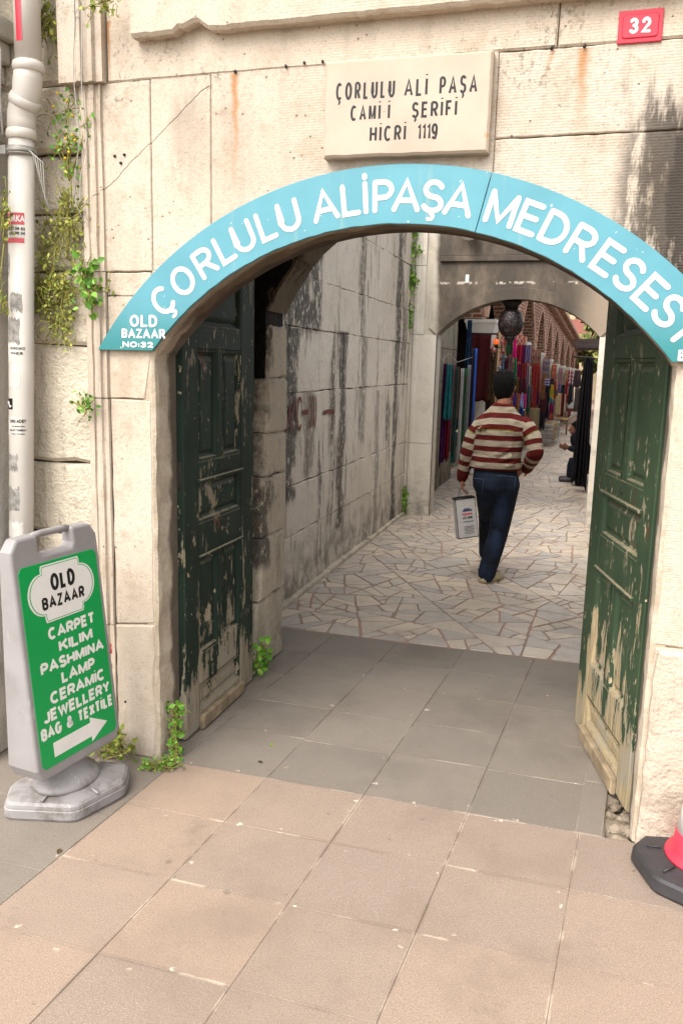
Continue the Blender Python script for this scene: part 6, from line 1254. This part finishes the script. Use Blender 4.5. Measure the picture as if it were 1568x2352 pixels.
for v in so_.data.vertices:
    p = v.co+off; s0 = (p.z-hz)/per+.42
    dl, tl = seg_par(p, armL); dr_, tr = seg_par(p, armR); dT = (p.x-cxw(p.z))
    tx = math.hypot((p.x-cxw(p.z))/.205, (p.y-YM)/.145)
    if (tx > 1.04 and p.z < hz+.385) or p.z < hz-.03:
        d, t, s_base = (dl, tl, 0) if dl < dr_ else (dr_, tr, 0)
        if d < .12: s0 = 4.72-(t-.02)/per+.1
        if t > (armL[0]-armL[1]).length*0+.50: s0 = .2
    else:
        sag_ = .35*max(0, abs(dT)-.08)/.13; s0 += sag_ if p.z > hz+.3 else 0
    st_.append(min(max(s0, .05), 7.5))
a_ = so_.data.attributes.new('stripe', 'FLOAT', 'POINT'); a_.data.foreach_set('value', st_); so_.data.materials.clear(); so_.data.materials.append(mat_sweater())
# jeans
jn = MB(); rings(jn, [(Vector((-.664, YM, hz+.02)), .172, .12), (Vector((-.664, YM, hz-.03)), .174, .126), (Vector((-.664, YM-.012, hz-.10)), .178, .142), (Vector((-.664, YM-.012, hz-.16)), .172, .138), (Vector((-.662, YM, hz-.21)), .15, .11)], 30)
limb(jn, [hiR+Vector((0, -.01, .0)), hiR.lerp(knR, .5), knR, knR.lerp(anR, .35)+Vector((0, -.02, 0)), anR+Vector((0, -.015, .0))], [.108, .095, .080, .080, .072], 20)
limb(jn, [hiL, hiL.lerp(knL, .5), knL, anL], [.105, .09, .075, .065], 20)
for k in range(6): limb(jn, [anR.lerp(knR, .06+.05*k)+Vector((-.06, -.05, .01)), anR.lerp(knR, .08+.05*k)+Vector((.05, -.06, -.005))], [.016, .012], 8)
for k in range(4): limb(jn, [knR+Vector((-.06, -.06, -.05+.04*k)), knR+Vector((.06, -.055, -.03+.035*k))], [.018, .012], 8)
jo = bake(remeshed(jn, .010, 3), 'jeans', mat_jeans(), man)
for x0, x1, zz in ((1088, 1110, 1096), (1139, 1184, 1090)):   # pocket stitching
    q = MB(); a, b = at(x0, zz+2, YM-.163), at(x1, zz+5, YM-.150); q.tube([a, b], .003, 5); c_ = b+Vector((-.01, 0, -.12)); q.tube([b, c_], .002, 5); q.build('pocket_seam', plain('seam_thread', '#3a4254', .8, .2), jo)
M_CLOG = plain('tan_clog', '#ab9d80', .6, .3, .1, 12)
def clog(a, dirn, pitch=0.0):
    d = Vector((dirn[0], dirn[1], 0)).normalized(); sd_ = Vector((d.y, -d.x, 0)); z0 = .0; q = MB()
    prof = [(-.075, .032, .02, .055), (-.06, .042, .0, .06), (0, .044, .0, .062), (.08, .05, .0, .075), (.14, .05, .0, .07), (.185, .036, .004, .05), (.2, .015, .012, .03)]; vs = []; sg = 12
    for u, hw_, zb, zt_ in prof:
        for k in range(sg): t = 2*math.pi*k/sg; vs.append(Vector((a.x, a.y, 0))+d*u+sd_*hw_*math.cos(t)+Vector((0, 0, (zb+zt_)/2+(zt_-zb)/2*max(-1, min(1, 1.3*math.sin(t)))))+Vector((0, 0, pitch*(.2-u)*1.2 if pitch else 0)))
    q.add(vs, [(i*sg+k, i*sg+(k+1) % sg, (i+1)*sg+(k+1) % sg, (i+1)*sg+k) for i in range(len(prof)-1) for k in range(sg)]+[tuple(range(sg)), tuple((len(prof)-1)*sg+k for k in range(sg))], .5, True); q.build('clog', M_CLOG, man)
clog(Vector((anR.x+.0, anR.y+.0, 0)), (.55, .83)); clog(Vector((anL.x, anL.y+.01, 0)), (.1, 1), 0)
# paper bag
fing = wrL+Vector((-.005, .005, -.10)); bc = Vector((-.885, 6.66, .53)); bg_ = thing('paper_bag', 'pale grey paper bag with dark trim and printed lines, carried by the walking man', 'bag', bc)
ba = Vector((.90, .44, 0)).normalized(); bn = Vector((.44, -.90, 0)); tilt = Matrix.Rotation(math.radians(-8), 3, Vector((0, 1, 0))); BW, BD, BH = .083, .045, .165
def bmap(u, v, w): p = ba*u-bn*w*-1+Vector((0, 0, v)); return bc+tilt @ p
M_BAG = plain('grey_paper', '#b3b0ab', .6, .3, .05, 20)
q = MB(); q.add([bmap(sx*BW, sz*BH, sy*BD*(1 if sz < 0 else .85)) for sz in (-1, 1) for sx, sy in ((-1, 1), (1, 1), (1, -1), (-1, -1))], [(0, 1, 5, 4), (1, 2, 6, 5), (2, 3, 7, 6), (3, 0, 4, 7), (0, 1, 2, 3)], .5); o = q.build('sack', M_BAG, bg_); md = o.modifiers.new('thickness', 'SOLIDIFY'); md.thickness = .002
q = MB()
for sx, sy in ((-1, 1), (1, 1)): q.tube([bmap(sx*BW, -BH, sy*BD), bmap(sx*BW, BH, sy*BD*.85)], .003, 5)
q.tube([bmap(-BW, -BH+.003, -BD), bmap(-BW, -BH+.003, BD), bmap(BW, -BH+.003, BD)], .004, 5)
rim = [bmap(-BW, BH, -BD*.85), bmap(-BW, BH, BD*.85), bmap(BW, BH, BD*.85), bmap(BW, BH, -BD*.85), bmap(-BW, BH, -BD*.85)]; q.tube(rim, .008, 6); q.build('trim', M_BLACK, bg_)
for sy in (-1, 1):
    q = MB(); q.tube([bmap(-BW*.5, BH-.01, sy*BD*.85), bmap(-BW*.3, BH+.05, sy*.02), fing+Vector((-.015, 0, .0)), fing+Vector((.015, 0, .0)), bmap(BW*.3, BH+.05, sy*.02), bmap(BW*.5, BH-.01, sy*BD*.85)], .003, 6); q.build('handle', M_RUBBER, bg_)
q = MB()
for v, u0, u1, h in ((.055, -.03, .05, .014), (.07, -.02, .03, .01), (-.032, -.035, .055, .006)): q.prism([Vector(p) for p in ((u0, v), (u1, v), (u1, v+h), (u0, v+h))], lambda u, v_, w: bmap(u, v_, BD*(.925-.075*v_/BH)+.0012+w), 0, .0006)
q.build('blue_print', plain('navy_print', '#3a3f6a', .6, .3), bg_)
q = MB(); write(q, 'LITE HOME', lambda u, v_, w: bmap(u, v_, BD*(.925-.075*v_/BH)+.0012+w), -.035, .05, -.008, .022, .004, 0, .0006, .1, False); 
for k in range(6): v = -.07-.012*k; q.prism([Vector(p) for p in ((-.03, v), (.055, v), (.055, v+.003), (-.03, v+.003))], lambda u, v_, w: bmap(u, v_, BD*(.925-.075*v_/BH)+.0012+w), 0, .0006)
q.build('dark_print', M_BLACK, bg_)
q = MB(); q.prism([Vector(p) for p in ((-.035, .026), (.05, .026), (.05, .04), (-.035, .04))], lambda u, v_, w: bmap(u, v_, BD*(.925-.075*v_/BH)+.0012+w), 0, .0006); q.build('red_print', M_REDP, bg_)
# seated man on the right
sm_ = thing('person', 'man in dark clothes sitting hunched over a phone among the coats', 'person', (-.1, 13.4, 0))
S_ = lambda x, y, d=0: at(x, y, 13.4+d)
q = MB(); h2 = S_(1322, 983); rings(q, [(h2+Vector((-.04, 0, -.1)), .04, .04), (h2+Vector((-.025, 0, -.07)), .065, .06), (h2, .085, .07), (h2+Vector((.01, 0, .06)), .075, .065), (h2+Vector((.01, 0, .1)), .03, .03)])
limb(q, [h2+Vector((-.085, 0, -.01)), h2+Vector((-.11, 0, -.04))], [.012, .014], 8); limb(q, [h2+Vector((.02, 0, -.06)), h2+Vector((.06, 0, -.18))], [.05, .06]); seat = Vector((.08, 13.4, .30)); limb(q, [h2+Vector((.07, 0, -.22)), seat], [.11, .11], 16)
wr2 = S_(1304, 1028, -.12); 
for sy in (-1, 1): limb(q, [h2+Vector((.05, sy*.14, -.2)), Vector((-.0, 13.4+sy*.17, .5)), S_(1306, 1028, sy*.06)], [.055, .045, .028]); k2 = S_(1313, 1060, sy*.12); limb(q, [seat+Vector((0, sy*.09, 0)), k2, S_(1306, 1098, sy*.11)], [.075, .055, .035]); hand(q, S_(1305, 1028, sy*.06), (-.9, -.1*sy, .1), (0, -sy, .4), .5)
bake(remeshed(q, .011, 3), 'body', plain('shaded_skin', '#6a4434', .6, .3), sm_)
M_DK = plain('dark_cotton', '#15141a', .9, .15, .2); q = MB(); limb(q, [h2+Vector((.05, 0, -.17)), seat+Vector((0, 0, .02))], [.135, .14], 16)
for sy in (-1, 1): limb(q, [h2+Vector((.05, sy*.14, -.2)), Vector((-.0, 13.4+sy*.17, .5)), S_(1309, 1030, sy*.065)], [.07, .06, .045])
bake(remeshed(q, .013, 3), 'jacket', M_DK, sm_); q = MB()
for sy in (-1, 1): limb(q, [seat+Vector((0, sy*.09, 0)), S_(1313, 1060, sy*.12), S_(1308, 1090, sy*.11)], [.095, .075, .06])
bake(remeshed(q, .013, 3), 'trousers', plain('dark_blue_cotton', '#141824', .9, .15, .2), sm_)
q = MB(); rings(q, [(h2+Vector((.03, 0, -.05)), .06, .065), (h2+Vector((.02, 0, 0)), .082, .08), (h2+Vector((.012, 0, .06)), .085, .076), (h2+Vector((.01, 0, .1)), .05, .05), (h2+Vector((.01, 0, .115)), .02, .02)]); bake(remeshed(q, .012, 2), 'hair', M_HAIR, sm_)
for sy in (-1, 1): q = MB(); a = S_(1308, 1098, sy*.11); a.z = .045; limb(q, [a, a+Vector((-.14, 0, -.008))], [.045, .036]); q.build('shoe', M_RUBBER, sm_)
p = S_(1292, 1025, .0); q = MB(); q.box(p, (.012, .07, .13), Matrix.Rotation(math.radians(-50), 3, 'Y'), .003); tag(q.build('phone', M_BLACK), 'dark phone in the hands of the seated man', 'phone')
c = Vector((.09, 13.4, 0)); t = thing('low_stool', 'low dark stool under the seated man, behind the coats', 'stool', c); q = MB(); q.b2(c.x-.16, c.x+.16, c.y-.16, c.y+.16, .15, .19, .01); q.build('seat', M_WOOD, t); four_legs(t, c, .13, .13, .15, .018, M_WOOD)
# ------------------------------------------------------------------ small litter on the paving
for lab, x, y, col_, sz in (('dry brown leaf on the pink slabs left of centre', 140, 1952, '#4a3a24', .018), ('dark leaf on the grey slabs near the gateway', 592, 1751, '#3a322a', .016), ('green leaf on the grey slabs', 620, 1710, '#6a8a30', .016), ('pale pink petal on the grey slabs by the right door', 1257, 1602, '#b08a78', .012)):
    r = R2*((x-CX)/F_PX)+D2*((y-CY)/F_PX)+_f; p = Vector((0, 0, CAMH))+r*(-CAMH/r.z)+Vector((0, 0, .006)); q = MB(); leaf(q, p, Vector((.2, -.1, 1)), Vector((rnd.gauss(0, 1), rnd.gauss(0, 1), 0)), sz*1.6, sz, .5); o = tag(q.build('fallen_leaf', plain('leaf_litter', col_, .8, .2), recalc=False), lab, 'leaf'); md = o.modifiers.new('thickness', 'SOLIDIFY'); md.thickness = .001
bpy.data.objects.remove(_to)
